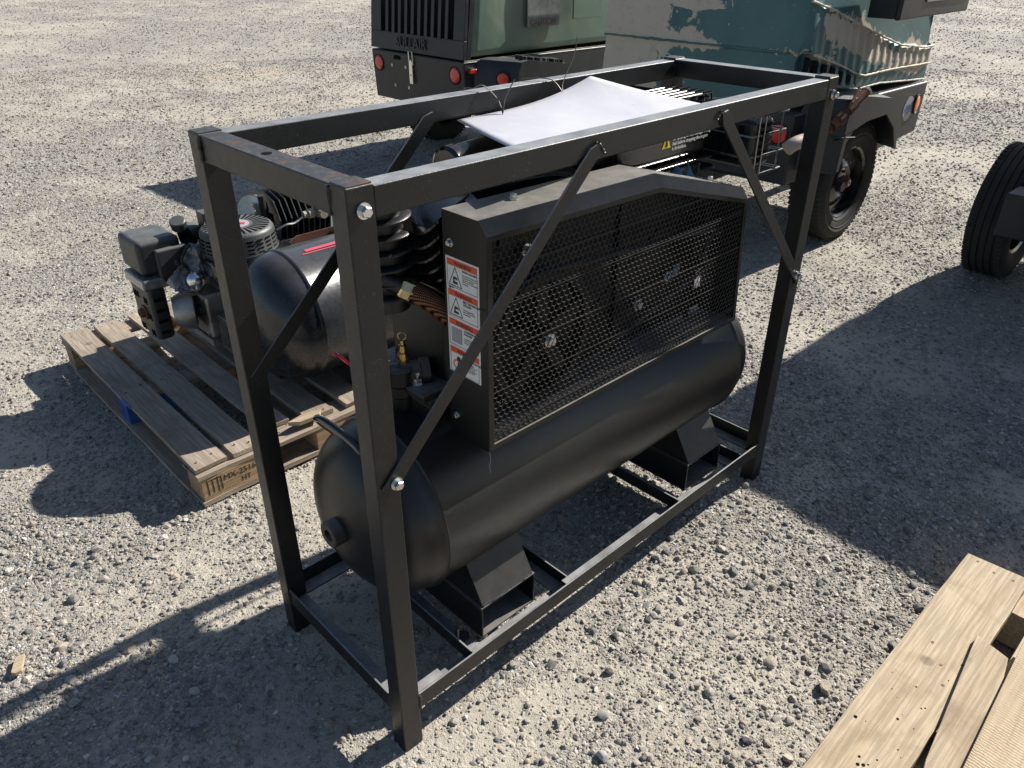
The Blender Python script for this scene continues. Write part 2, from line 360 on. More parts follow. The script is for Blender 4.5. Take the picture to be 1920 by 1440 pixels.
# ---------------------------------------------------------------- ground
def ground_mat():
    m = NT('dusty_gravel_ground'); co = m.coords('Object')
    at = m.node('Attribute', attribute_name='stony').outputs['Fac']
    n = m.noise(co, 2.0, 6, .6); nf = m.noise(co, 26, 6, .7)
    dust = m.mix(m.ramp(n, [(.35, 0), (.65, 1)]), (.385,.345,.28), (.515,.465,.38))  # the ground's own dust colour
    red = m.ramp(m.noise(m.coords('Object', (1,1,1)), .33, 4, .6), [(.56, 0), (.7, 1)])
    dust = m.mix(m.math('MULTIPLY', red, .5), dust, (.52,.37,.245))
    grey = m.mix(nf, (.22,.21,.19), (.38,.36,.32))
    # pebbles painted by cells: colour per cell plus relief, two sizes
    def cells(sc):
        v = m.node('TexVoronoi', feature='F1'); v.inputs['Scale'].default_value = sc; m.link(co, v.inputs['Vector'])
        e = m.node('TexVoronoi', feature='DISTANCE_TO_EDGE'); e.inputs['Scale'].default_value = sc; m.link(co, e.inputs['Vector'])
        return v.outputs['Color'], m.ramp(e.outputs['Distance'], [(.02, 0), (.22, 1)])
    c1, e1 = cells(62); c2, e2 = cells(150)
    def tint(c):
        sp = m.node('SeparateColor'); m.link(c, sp.inputs[0])
        cc = m.ramp(sp.outputs[0], [(0, (.16,.16,.16)), (.3, (.29,.28,.26)), (.55, (.42,.395,.35)), (.75, (.40,.33,.26)), (.88, (.56,.53,.49)), (1, (.75,.71,.65))])
        return cc, sp.outputs[1]
    t1, s1 = tint(c1); t2, s2 = tint(c2)
    g = m.mix(m.math('MULTIPLY', e2, .85), grey, t2)
    pick1 = m.math('MULTIPLY', m.math('GREATER_THAN', s1, .45), m.ramp(e1, [(0, 0), (.4, 1)]))
    g = m.mix(pick1, g, t1)
    cover = m.math('MULTIPLY_ADD', at, .75, m.math('MULTIPLY', m.math('SUBTRACT', nf, .5), 2.2)); cover = m.ramp(cover, [(.18, .12), (.62, 1)])
    c = m.mix(cover, m.mix(.3, dust, m.mix(nf, dust, grey)), g)
    h = m.math('ADD', m.math('MULTIPLY', m.math('MULTIPLY', e1, pick1), .006), m.math('MULTIPLY', e2, .002))
    h = m.math('ADD', m.math('MULTIPLY', h, m.math('MULTIPLY_ADD', cover, .8, .2)), m.math('MULTIPLY', m.noise(co, 420, 4, .7), .0016))
    h = m.math('ADD', h, m.math('MULTIPLY', nf, .006))
    return m.set(Base_Color=c, Roughness=.95, Normal=m.bump(h, 1.0, 1.0))
def make_ground():
    def axis(lo, hi, c, near, step, grow):
        out = [c]; s = step
        x = c
        while x < hi:
            s = step if x < c+near else s*grow; x += s; out.append(x)
        x = c; s = step
        while x > lo:
            s = step if x > c-near else s*grow; x -= s; out.insert(0, x)
        return np.array(out)
    xs = axis(-60, 90, .7, 1.6, .009, 1.035); ys = axis(-60, 90, .4, 1.6, .009, 1.035)
    X, Y = np.meshgrid(xs, ys, indexing='ij'); Z = gheight(X, Y)
    nx, ny = X.shape; v = np.stack([X, Y, Z], -1).reshape(-1, 3)
    i = np.arange(nx*ny).reshape(nx, ny); f = np.stack([i[:-1, :-1], i[1:, :-1], i[1:, 1:], i[:-1, 1:]], -1).reshape(-1, 4)
    me = bpy.data.meshes.new('ground'); me.vertices.add(len(v)); me.vertices.foreach_set('co', v.ravel())
    me.loops.add(f.size); me.loops.foreach_set('vertex_index', f.ravel()); me.polygons.add(len(f))
    me.polygons.foreach_set('loop_start', np.arange(0, f.size, 4)); me.polygons.foreach_set('use_smooth', np.ones(len(f), bool))
    me.update(calc_edges=True)
    a = me.attributes.new('stony', 'FLOAT', 'POINT'); a.data.foreach_set('value', stony(X, Y).ravel().astype(np.float32))
    me.materials.append(ground_mat()); o = bpy.data.objects.new('ground', me); COL.objects.link(o); o['kind'] = 'structure'
    print('ground verts', len(v))
make_ground()

def rock_mesh(seed, flat=.6, sub=2):
    r = random.Random(seed); bm = bmesh.new(); bmesh.ops.create_icosphere(bm, subdivisions=sub, radius=.5)
    cuts = [(Vector((r.gauss(0,1), r.gauss(0,1), r.gauss(0,1))).normalized(), r.uniform(.27, .42)) for _ in range(11)]
    sx, sy = 1, r.uniform(.62, .95); fl = r.uniform(.8, 1.15)*flat; ang = r.random() < .85
    for v in bm.verts:
        p = v.co.copy()
        if ang:
            for n, d in cuts:
                k = p.dot(n)-d
                if k > 0: p -= n*k
        p *= 1+.05*math.sin(7*p.x+seed)+.04*math.sin(9*p.y+2*seed)
        v.co = Vector((p.x*sx, p.y*sy, p.z*fl))
    me = bpy.data.meshes.new('pebble'); bm.to_mesh(me); bm.free()
    me.polygons.foreach_set('use_smooth', [True]*len(me.polygons)); me.set_sharp_from_angle(angle=R(22)); return me
def stone_mat(name='gravel_stone'):
    m = NT(name); oi = m.node('ObjectInfo'); rd = oi.outputs['Random']
    c = m.ramp(rd, [(0, (.10,.105,.112)), (.16, (.17,.17,.17)), (.34, (.25,.242,.228)), (.50, (.32,.30,.27)), (.60, (.29,.25,.205)), (.70, (.40,.38,.35)), (.78, (.29,.225,.18)), (.88, (.49,.465,.43)), (.96, (.38,.30,.22)), (1, (.70,.67,.62))])
    co = m.coords('Object', (1,1,1), True); n = m.noise(co, 3, 5, .65)
    c = m.mix(m.math('MULTIPLY', m.ramp(n, [(.42, 0), (.7, 1)]), .5), c, (.50,.44,.34))
    c = m.mix(m.math('MULTIPLY', m.ramp(m.noise(co, 9, 3), [(.4, 1), (.6, 0)]), .25), c, (.08,.075,.07))
    return m.set(Base_Color=c, Roughness=.85, Normal=m.bump(m.noise(co, 9, 3, .6), .0006))
M['stone'] = stone_mat()

def make_gravel():
    cx, cy = -.58, -.96; a0 = math.atan2(.69, .72); P = []; S = []
    def band(r0, r1, n, med, sig, lo, hi, bias, spread=R(50)):
        r = np.sqrt(rng.uniform(r0*r0, r1*r1, n)); a = a0+rng.uniform(-spread, spread, n)
        x = cx+r*np.cos(a); y = cy+r*np.sin(a); k = stony(x, y)
        hump = np.exp(-(((x-1.1)/.35)**2+((y+.16)/.16)**2))+.8*np.exp(-(((x-.95)/.35)**2+((y+.42)/.2)**2))
        keep = rng.random(n) < np.clip(bias+(1-bias)*np.clip(k+hump, 0, 1), 0, 1); x, y = x[keep], y[keep]
        s = np.clip(med*np.exp(rng.normal(0, sig, len(x))), lo, hi); P.append(np.stack([x, y], -1)); S.append(s)
    band(.25, 3.2, 150000, .0066, .45, .003, .020, .32)
    band(.25, 3.2, 12000, .0165, .38, .010, .044, .15)
    band(3.2, 6.5, 150000, .0100, .42, .005, .030, .32, R(46))
    band(6.5, 13, 160000, .0165, .36, .009, .04, .3, R(44))
    band(13, 34, 110000, .028, .28, .016, .055, .3, R(42))
    p = np.concatenate(P); s = np.concatenate(S); n = len(p)
    z = gheight(p[:, 0], p[:, 1])+s*rng.uniform(-.10, .18, n)
    me = bpy.data.meshes.new('gravel'); me.vertices.add(n); me.vertices.foreach_set('co', np.column_stack([p, z]).astype(np.float32).ravel())
    def attr(nm, ty, data):
        a = me.attributes.new(nm, ty, 'POINT'); a.data.foreach_set('vector' if ty == 'FLOAT_VECTOR' else 'value', data)
    rot = np.column_stack([rng.normal(0, .28, n), rng.normal(0, .28, n), rng.uniform(0, 6.28, n)])
    attr('rot', 'FLOAT_VECTOR', rot.astype(np.float32).ravel()); attr('size', 'FLOAT', s.astype(np.float32))
    K = 12; attr('pick', 'INT', rng.integers(0, K, n).astype(np.int32))
    coll = bpy.data.collections.new('pebble_shapes')
    for i in range(K):
        rm = rock_mesh(100+i, .58, 1 if i % 2 else 2); rm.materials.append(M['stone'])
        coll.objects.link(bpy.data.objects.new('pebble_%02d' % i, rm))
    o = bpy.data.objects.new('gravel', me); COL.objects.link(o); o['kind'] = 'stuff'
    ng = bpy.data.node_groups.new('scatter', 'GeometryNodeTree')
    ng.interface.new_socket('Geometry', in_out='INPUT', socket_type='NodeSocketGeometry'); ng.interface.new_socket('Geometry', in_out='OUTPUT', socket_type='NodeSocketGeometry')
    N = ng.nodes; L = ng.links; gi = N.new('NodeGroupInput'); go = N.new('NodeGroupOutput')
    mp = N.new('GeometryNodeMeshToPoints'); ip = N.new('GeometryNodeInstanceOnPoints'); ci = N.new('GeometryNodeCollectionInfo')
    ci.inputs['Collection'].default_value = coll; ci.inputs['Separate Children'].default_value = True; ci.inputs['Reset Children'].default_value = True
    def na(nm, ty):
        q = N.new('GeometryNodeInputNamedAttribute'); q.data_type = ty; q.inputs['Name'].default_value = nm; return q.outputs['Attribute']
    L.new(gi.outputs[0], mp.inputs['Mesh']); L.new(mp.outputs[0], ip.inputs['Points']); L.new(ci.outputs[0], ip.inputs['Instance'])
    ip.inputs['Pick Instance'].default_value = True; L.new(na('pick', 'INT'), ip.inputs['Instance Index'])
    er = N.new('FunctionNodeEulerToRotation'); L.new(na('rot', 'FLOAT_VECTOR'), er.inputs[0]); L.new(er.outputs[0], ip.inputs['Rotation'])
    L.new(na('size', 'FLOAT'), ip.inputs['Scale']); L.new(ip.outputs[0], go.inputs[0])
    md = o.modifiers.new('scatter', 'NODES'); md.node_group = ng; print('gravel', n)
make_gravel()

def hz(x, y): return float(gheight(np.array([x]), np.array([y]))[0])
def big_stone(x, y, s, seed, mat, label, flat=.55, rz=0):
    me = rock_mesh(seed, flat, 3); me.name = 'stone'; me.materials.append(M[mat]); o = bpy.data.objects.new('stone', me); COL.objects.link(o)
    o.location = (x, y, hz(x, y)+s*.2); o.scale = (s, s, s); o.rotation_euler = (.1, .12, rz); tag(o, label, 'stone')
M['stonetan'] = coat('tan_stone', (.33,.29,.23), .85, bump=.003, bsc=14, var=.25, dust=.2)
M['stonepale'] = coat('pale_grey_stone', (.44,.44,.43), .8, bump=.001, bsc=40, var=.15)
M['stonepurple'] = coat('mottled_purplish_stone', (.27,.24,.26), .8, bump=.002, bsc=20, var=.4, dust=.2)
big_stone(.851, -.575, .052, 5, 'stonetan', 'large tan angular stone in the gravel beside the right-hand pallet', .7, .5)
big_stone(.315, -.317, .034, 33, 'stonepale', 'smooth pale grey round pebble at the bottom edge, in front of the frame', .7, 1)
big_stone(.587, -.521, .032, 44, 'stonepurple', 'rounded pinkish stone lying sunlit left of the loose slats', .6, 2)
big_stone(-.31, .40, .042, 52, 'stonepurple', 'mottled purplish stone in the shade left of the near frame post', .7, .2)

def wood_chip():
    mb = MB(); c = Vector((-.566, .863, hz(-.566, .863)+.008)); d = Vector((-.06, -.16, .02)).normalized(); s = d.cross(Vector((0,0,1))).normalized()
    mb.prism([c-d*.034-s*.009, c-d*.03+s*.012, c+d*.028+s*.014, c+d*.036+s*.004, c+d*.03-s*.010], (0, 0, .010))
    tag(mb.build('wood_chip', 'newwood', smooth=0, bevel=.001), 'small split piece of pale wood lying on the gravel near the left edge', 'wood chip')
wood_chip()

# ---------------------------------------------------------------- steel crate frame
FL, FW, FH, T = 1.514, .530, 1.294, .05
def crate_frame():
    t = thing('crate_frame', (FL/2, FW/2, 0), 'black steel tube crate frame with diagonal braces standing around the air compressor', 'frame')
    ty = .046
    def post(x0, y0, dz=0):
        mb = MB(); bot = -.012
        mb.box((x0, y0, bot), (x0+T, y0+ty, FH)); o = mb.build('post', 'frame', t, bevel=.003)
        cap = MB(); cap.box((x0+.002, y0+.002, FH), (x0+T-.002, y0+ty-.002, FH+.0025)); cap.build('post_cap', 'rusttop', o, bevel=.0006)
    for x0 in (0, FL-T):
        for y0 in (0, FW-ty): post(x0, y0)
    # top rails, butted between the posts
    for x0 in (0, FL-T):
        mb = MB(); mb.box((x0+.0015, ty, FH-T), (x0+T-.0015, FW-ty, FH-.0015)); r = mb.build('top_rail', 'frame', t, bevel=.003)
        if x0 == 0:
            s = MB(); s.box((x0+.003, ty+.001, FH-.0015), (x0+T-.003, FW-ty-.001, FH-.0007)); s.build('scuffed_top', 'rusttop', r, smooth=0)
            h = MB(); h.cyl((.024, .272, FH-.001), (.024, .272, FH+.0003), .009, 16); h.build('bolt_hole', 'darkhole', r)
    for y0 in (0, FW-ty):
        mb = MB(); mb.box((T, y0+.0015, FH-T-.004), (FL-T, y0+ty-.0015, FH-.004)); mb.build('top_rail', 'frame', t, bevel=.003)
    # bottom rails: angle iron, upright leg outside, flat leg at the bottom
    z0, z1 = .107, .153
    def angle(p0, p1, leg, inw, th=.005, name='bottom_rail', mat='frame'):
        mb = MB(); p0 = Vector(p0); p1 = Vector(p1); iw = Vector(inw)
        def slab(off0, off1, za, zb):
            a = p0+iw*off0; b = p1+iw*off1; mb.box((a.x, a.y, za), (b.x, b.y, zb))
        slab(0, th, z0, z1); slab(th, leg, z0, z0+th); return mb.build(name, mat, t, bevel=.001)
    angle((T, .0015, 0), (FL-T, .0015, 0), .045, (0, 1, 0)); angle((T, FW-.0015, 0), (FL-T, FW-.0015, 0), .045, (0, -1, 0))
    angle((.0015, ty, 0), (.0015, FW-ty, 0), .045, (1, 0, 0)); angle((FL-.0015, ty, 0), (FL-.0015, FW-ty, 0), .045, (-1, 0, 0))
    mb = MB(); mb.box((T, .0065, z1-.004), (.125, .030, z1)); mb.build('rail_flange', 'frame', t, bevel=.0008)
    mb = MB(); mb.box((.535, .0065, z1-.004), (.935, .024, z1)); mb.build('rail_flange', 'frame', t, bevel=.0008)
    for (x, d) in ((.212, 1), (.560, -1), (1.03, 1), (1.375, -1)):
        mb = MB(); a, b = (x, x+d*.005); mb.box((a, .012, z0+.006), (b, FW-.012, z1-.001)); mb.box((b, .012, z0+.006), (x+d*.045, FW-.012, z0+.011))
        mb.build('cross_bar', 'frame', t, bevel=.001)
    # diagonal braces: flat bar lapped onto the faces
    def brace(a, b, y, w=.030, th=.005):
        mb = MB(); a = Vector(a); b = Vector(b); d = (b-a).normalized(); s = d.cross(Vector((0, 1, 0))).normalized()
        e = 0.012
        pts = [a-s*w/2, a+s*w/2, b+s*w/2-d*e*2, b+s*w*.1, b-s*w/2-d*e]
        return mb.prism(pts, (0, th if y > 0 else -th, 0)).build('brace', 'frame', t, bevel=.0012)
    brace((.018, -.0015, .738), (.556, -.0015, 1.272), -1, .030); brace((1.500, -.0015, .728), (.967, -.0015, 1.276), -1, .030)
    brace((.020, FW-.045, .768), (.545, FW-.045, 1.262), -1, .032); brace((1.490, FW-.045, .75), (.98, FW-.045, 1.262), -1, .032)
    # welds
    def weld(a, b, r=.0035):
        a = Vector(a); b = Vector(b); n = 9; P = [a.lerp(b, i/n)+Vector((random.gauss(0, .0007), 0, random.gauss(0, .0007))) for i in range(n+1)]
        MB().tube(P, [r*random.uniform(.7, 1.2) for _ in P], 6).build('weld', 'weld', t)
    weld((.552, -.004, 1.275), (.572, -.004, 1.252)); weld((.535, -.003, 1.264), (.552, -.003, 1.275), .0025)
    weld((.968, -.004, 1.279), (.986, -.004, 1.264)); weld((.952, -.003, 1.262), (.966, -.003, 1.278), .0025)
    weld((-.001, .047, FH-.003), (-.001, .047, FH-.05)); weld((-.001, FW-.047, FH-.003), (-.001, FW-.047, FH-.05))
    weld((.051, 0, .150), (.051, 0, .110)); weld((.0, FW-.047, .150), (.0, FW-.047, .110))
    for (x, z) in ((.027, 1.257), (FL-.022, 1.250), (.037, .751), (1.482, .748)):
        y = -.0015 if z > 1 else -.0065
        MB().hexbolt((x, y, z), (0, -1, 0), .0095, .011).build('bolt', 'zinc', t)
crate_frame()

# ---------------------------------------------------------------- air compressor inside the frame
TY, TZ, TR = .265, .462, .216
def cap_profile(x_in, depth, r, sgn, n=10):
    return [(x_in+sgn*depth*math.sin(a), r*math.cos(a)**.8 if math.cos(a) > 1e-4 else 0) for a in [math.pi/2*i/n for i in range(n+1)]]
def compressor():
    t = thing('air_compressor', (.75, .265, .11), 'black horizontal-tank air compressor with mesh belt guard, bolted inside the steel frame', 'air compressor')
    # tank
    x0, x1 = .195, 1.335; dep = .135
    prof = [(x, r) for x, r in reversed(cap_profile(x0-.012, dep, TR-.003, -1, 16))]
    prof += [(x0-.006, TR-.0005), (x0-.003, TR+.0045), (x0, TR+.003), (x0+.003, TR), (x1-.003, TR), (x1, TR+.003), (x1+.003, TR+.0045), (x1+.006, TR-.0005)]
    prof += cap_profile(x1+.012, dep, TR-.003, 1, 16)
    tank = MB().lathe((0, TY, TZ), (1, 0, 0), prof, 96).build('tank', 'tankpaint', t, smooth=60)
    px = x0-.012-dep
    MB().lathe((px+.012, TY, TZ), (-1, 0, 0), [(0, .040), (.004, .036), (.012, .032), (.014, .0315), (.034, .0315), (.036, .030), (.036, .0145), (.018, .0135), (.018, 0)], 40).build('drain_plug', 'powder', tank, smooth=30)
    MB().lathe((px+.012-.0362, TY, TZ), (1, 0, 0), [(0, .0135), (.0, .0132)], 6).build('plug_socket', 'darkhole', tank)
    # carrying handle: bent bar on the near end of the tank
    hp = spline([(.118, .352, .655), (.092, .366, .690), (.088, .340, .704), (.088, .28, .706), (.088, .215, .702), (.090, .185, .690), (.118, .178, .650)], 6)
    MB().tube(hp, .0085, 12).build('carry_handle', 'gloss', tank)
    # saddles: fork pocket tubes with folded plates up to the tank
    for xa, xb in ((.279, .459), (1.120, 1.300)):
        zb, zt = .117, .214; ya, yb = .048, .482; w = .005
        mb = MB(); mb.box((xa, ya, zb), (xb, yb, zb+w)); mb.box((xa, ya, zt-w), (xb, yb, zt)); mb.box((xa, ya, zb+w), (xa+w, yb, zt-w)); mb.box((xb-w, ya, zb+w), (xb, yb, zt-w))
        fp = mb.build('fork_pocket', 'powder', t, bevel=.0012)
        mb = MB(); i = .012
        for (y0, y1, zt2) in ((ya, .125, .345), (yb, .405, .345)):
            sg = 1 if y1 > y0 else -1; n = Vector((0, -sg*.004, .001))
            mb.obox(((xa+xb)/2, (y0+y1)/2+sg*.003, (zt+zt2)/2), ((xb-xa)/2-i*.5, 0, 0), (0, (y1-y0)/2, (zt2-zt)/2), (0, -sg*.0022, .0012))
        for xs in (xa+i*.5, xb-i*.5-.004):
            mb.prism([(xs, ya+.006, zt), (xs, yb-.006, zt), (xs, .408, .338), (xs, .122, .338)], (.004, 0, 0))
        mb.build('saddle_plate', 'powder', fp, bevel=.001)
        P = [Vector((xa+.01+(xb-xa-.02)*k/14, ya+.004+random.gauss(0, .0006), zt+.002+random.gauss(0, .0006))) for k in range(15)]
        MB().tube(P, [.0034*random.uniform(.75, 1.2) for _ in P], 6).build('weld', 'weld', fp)
    mb = MB(); mb.cyl((.235, .09, .118), (.235, .09, .150), .005, 12); mb.build('anchor_bolt', 'steel', t)
    mb = MB(); mb.cyl((.245, .085, .117), (.245, .085, .120), .019, 24); mb.build('washer', 'zinc', t)
    # ---- belt guard: folded sheet box with slanted top, chamfered front edge, open mesh front
    yf, yb = .046, .172; X0, X1 = .310, 1.262; zb = .656
    out = [(X0, zb), (X0, 1.161), (.838, 1.151), (1.228, 1.043), (X1, zb)]    # outline in XZ
    g = MB(); n = len(out); c = Vector((.8, .9))
    def inset(d):
        res = []; P = [Vector(p) for p in out]
        for i in range(n):
            a, b, e = P[i-1], P[i], P[(i+1) % n]; d1 = (b-a).normalized(); d2 = (e-b).normalized()
            n1 = Vector((d1.y, -d1.x)); n2 = Vector((d2.y, -d2.x)); k = (n1+n2).normalized(); res.append(b+k*(d/max(.3, k.dot(n1))))
        return res
    O = [Vector(p) for p in out]; I1 = inset(.012); I2 = inset(.022)
    low = [Vector((p.x, p.y-(.022 if i in (1, 2, 3) else 0))) for i, p in enumerate(inset(.016))]
    tops = [Vector((p.x, p.y-(.024 if i in (1, 2, 3) else 0))) for i, p in enumerate(inset(.0015))]; tops2 = [Vector((p.x, p.y-(.024 if i in (1, 2, 3) else 0))) for i, p in enumerate(inset(.003))]
    rings = [[(p.x, yb, p.y) for p in O], [(p.x, yf+.021, p.y) for p in O], [(p.x, yf+.001, p.y) for p in tops], [(p.x, yf, p.y) for p in tops2], [(p.x, yf, p.y) for p in low], [(p.x, yf+.006, p.y) for p in low], [(p.x, yb, p.y) for p in inset(.004)]]
    vs_ = [v for r in rings for v in r]; m = len(rings)
    g.add(vs_, [(j*n+i, j*n+(i+1) % n, (j+1) % m*n+(i+1) % n, (j+1) % m*n+i) for j in range(m) for i in range(n)])
    guard = g.build('belt_guard', 'powder', t, smooth=30, bevel=.0006, seg=1)
    # mesh panel: expanded metal, hexagonal strands
    J = [(p.x, p.y-(.022 if i in (1, 2, 3) else 0)) for i, p in enumerate(inset(.010))]
    def inside(x, z):
        for i in range(n):
            (ax, az), (bx, bz) = J[i], J[(i+1) % n]
            if (bx-ax)*(z-az)-(bz-az)*(x-ax) > 0: return False
        return True
    mb = MB(); pw, ph = .0152, .0130; hw = .0009; ym = yf+.004
    def strand(a, b, w=.0013, tlt=.0009):
        if not (inside(*a) and inside(*b)): return
        d = Vector((b[0]-a[0], b[1]-a[1])); nn = Vector((-d.y, d.x)).normalized()*w/2
        q = [(a[0]-nn.x, ym-tlt/2, a[1]-nn.y), (b[0]-nn.x, ym-tlt/2, b[1]-nn.y), (b[0]+nn.x, ym+tlt/2, b[1]+nn.y), (a[0]+nn.x, ym+tlt/2, a[1]+nn.y)]
        o2 = Vector((0, .0007, 0)); mb.add(q+[tuple(Vector(v)+o2) for v in q], [(0,1,2,3),(7,6,5,4),(0,4,5,1),(3,2,6,7)])
    z = zb; row = 0
    sl = -.012                                      # the sheet's rows run slightly out of square
    while z < 1.16:
        x = X0-.02+(pw/2 if row % 2 else 0)
        while x < X1+.01:
            dz = sl*(x-X0)*0
            L = (x-pw/2, z+.0015+dz); A = (x-pw*.28, z-.0030+dz); B = (x+.0005, z-.0042+dz); Cc = (x+pw*.28, z-.0030+dz); Rr = (x+pw/2, z+.0015+dz)
            strand(L, A); strand(A, B); strand(B, Cc); strand(Cc, Rr)
            up = (x-pw/2+.0012, z+ph*.5+dz); strand(L, up, .0016, 0); strand(up, (x-pw/2, z+ph-.0042+dz), .0016, 0)
            x += pw
        z += ph; row += 1
    for zz in (.70, .795, .885, .985, 1.06):
        xs = [x_ for x_ in np.linspace(X0, X1, 60) if inside(x_, zz)]
        if xs: mb.box((xs[0], ym-.0012, zz-.0006), (xs[-1], ym+.001, zz+.0008))
    mb.build('wire_mesh', 'meshsteel', guard, smooth=0)
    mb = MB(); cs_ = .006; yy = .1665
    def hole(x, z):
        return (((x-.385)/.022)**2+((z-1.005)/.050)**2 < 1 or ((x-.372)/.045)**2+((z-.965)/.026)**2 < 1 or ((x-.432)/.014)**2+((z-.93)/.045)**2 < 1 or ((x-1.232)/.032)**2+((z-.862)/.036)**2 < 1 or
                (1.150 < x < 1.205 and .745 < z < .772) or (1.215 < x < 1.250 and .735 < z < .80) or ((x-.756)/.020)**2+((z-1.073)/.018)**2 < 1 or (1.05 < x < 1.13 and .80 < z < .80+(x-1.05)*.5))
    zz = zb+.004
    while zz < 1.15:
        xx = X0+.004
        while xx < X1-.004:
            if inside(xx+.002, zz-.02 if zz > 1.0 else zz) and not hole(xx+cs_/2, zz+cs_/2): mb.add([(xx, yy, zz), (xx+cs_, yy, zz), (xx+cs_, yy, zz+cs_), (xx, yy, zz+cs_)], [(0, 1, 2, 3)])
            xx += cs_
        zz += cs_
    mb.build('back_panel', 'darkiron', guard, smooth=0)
    # bolts of the guard
    for (x, y, z_, d) in ((X0, .148, 1.099, (-1,0,0)), (X0, .149, .707, (-1,0,0))): MB().hexbolt((x, y, z_), d, .0065, .007).build('bolt', 'zinc', guard)
    MB().hexbolt((.455, .125, 1.159), (0, 0, 1), .0075, .009).build('bolt', 'zinc', guard)
    MB().hexbolt((1.165, .13, 1.061), (.27, 0, 1), .0075, .009).build('bolt', 'zinc', guard)
    # warning label
    xs = X0-.0006; yl, yr = .1645, .0665; zt, zbm = 1.071, .815; lab = MB(); lab.box((xs-.0002, yr, zbm), (xs+.0006, yl, zt)); lb = lab.build('warning_label', 'white', guard, smooth=0)
    xf = xs-.0006; hdr = MB(); brd = MB(); gr = MB(); H = (zt-zbm)/4.0
    def line(mb_, y0, z0_, y1, z1_, w=.0008):
        a = Vector((xf, y0, z0_)); b = Vector((xf, y1, z1_)); mb_.beam(a, b, w, .0003, (1, 0, 0))
    bodies = [('BURN HAZARD', ['Hot pump. Do not touch.', 'Pump may be hot even if', 'the unit is stopped.', 'Allow unit to cool before', 'servicing.']),
              ('BELT ENTANGLEMENT\nHAZARD', ['', '', 'Keep belt guard in', 'place while machine', 'is operating.']),
              ('CORROSION BURST\nHAZARD', ['', '', 'Condensation in tank.', 'Drain tank daily to', 'prevent corrosion.']),
              ('INHALATION HAZARD', ['Do not breathe', 'compressed air from', 'this unit. It is not', 'filtered. Breathing it', 'can cause injury.'])]
    for k in range(4):
        a = zt-.004-k*H; b = a-H+.006; L_, R_ = yl-.005, yr+.005
        hb = MB(); hb.box((xf, R_, a-.012), (xf-.0003, L_, a)); hb.build('header_bar', 'orange', lb, smooth=0)
        for (p, q) in (((L_, a), (L_, b)), ((R_, a), (R_, b)), ((L_, b), (R_, b)), ((L_, a-.0125), (R_, a-.0125))): line(brd, *p, *q, .0007)
        text('\u25B2WARNING' if False else 'WARNING', .0105, (xf-.0004, yl-.026, a-.0100), (0, -1, 0), (0, 0, 1), 'ink', lb, depth=.0001, bold=.0003)
        line(brd, yl-.020, a-.010, yl-.0165, a-.003, .0009); line(brd, yl-.0165, a-.003, yl-.013, a-.010, .0009); line(brd, yl-.020, a-.010, yl-.013, a-.010, .0009)
        cy_ = yl-.028; zc = (a-.0125+b)/2
        if k < 2:
            tri = [(cy_+.019, zc-.019), (cy_-.019, zc-.019), (cy_, zc+.020)]
            for i in range(3): line(brd, *tri[i], *tri[(i+1) % 3], .0016)
            brd.obox((xf, cy_, zc-.012), (.0002, 0, 0), (0, .007, 0), (0, 0, .0025)); brd.obox((xf, cy_-.001, zc-.002), (.0002, 0, 0), (0, .006, .001), (0, 0, .0022)); brd.obox((xf, cy_+.004, zc-.006), (.0002, 0, 0), (0, .002, 0), (0, 0, .003))
        elif k == 2:
            gr.box((xf, cy_-.014, zc-.016), (xf-.0003, cy_+.016, zc+.016))
            for (p, q) in (((-.014, -.016), (-.014, .016)), ((.016, -.016), (.016, .016)), ((-.014, .016), (.016, .016)), ((-.014, -.016), (.016, -.016))): line(brd, cy_+p[0], zc+p[1], cy_+q[0], zc+q[1], .0012)
        else:
            brd.lathe((xf, cy_-.002, zc+.010), (-1, 0, 0), [(0, .006), (.0003, .006), (.0003, 0)], 20)
            brd.obox((xf, cy_-.004, zc-.006), (.0002, 0, 0), (0, .006, 0), (0, 0, .010))
            hdr.lathe((xf-.0003, cy_+.004, zc-.004), (-1, 0, 0), [(0, .011), (.0003, .011), (.0003, .0085), (0, .0085)], 24)
        ti, ls = bodies[k]
        text(ti, .0062, (xf-.0003, yl-.050, a-.0195), (0, -1, 0), (0, 0, 1), 'ink', lb, depth=.0001, bold=.0001)
        text('\n'.join(ls), .0044, (xf-.0003, yl-.050, a-.0265), (0, -1, 0), (0, 0, 1), 'ink', lb, depth=.0001)
    line(brd, yl-.008, zt-H+.0, yl-.022, zt-H+.0, .0012); line(brd, yl-.008, zt-H, yl-.013, zt-H+.003, .0012); line(brd, yl-.008, zt-H, yl-.013, zt-H-.003, .0012)
    hdr.build('ban_symbol', 'orange', lb, smooth=0); brd.build('pictograms', 'ink', lb, smooth=0); gr.build('tank_symbol', 'grey', lb, smooth=0)
    # ---- inside the guard: flywheel, small pulley, belts
    fw = Vector((.525, .112, .838)); pr = .152
    mb = MB(); mb.lathe(fw-Vector((0, .016, 0)), (0, 1, 0), [(0, pr-.018), (0, pr), (.008, pr-.006), (.016, pr), (.024, pr-.006), (.032, pr), (.032, pr-.018), (0, pr-.018)], 56)
    mb.cyl(fw-Vector((0, .03, 0)), fw+Vector((0, .03, 0)), .030, 24)
    for k in range(5):
        a = 2*math.pi*k/5+.3; d = Vector((math.cos(a), 0, math.sin(a))); mb.beam(fw+d*.02, fw+d*(pr-.012), .012, .034, (0, 1, 0) if False else (-d.z, 0, d.x))
    fly = mb.build('flywheel', 'darkiron', t); MB().hexbolt(fw-Vector((0, .03, 0)), (0, -1, 0), .012, .01).build('bolt', 'zinc', fly)
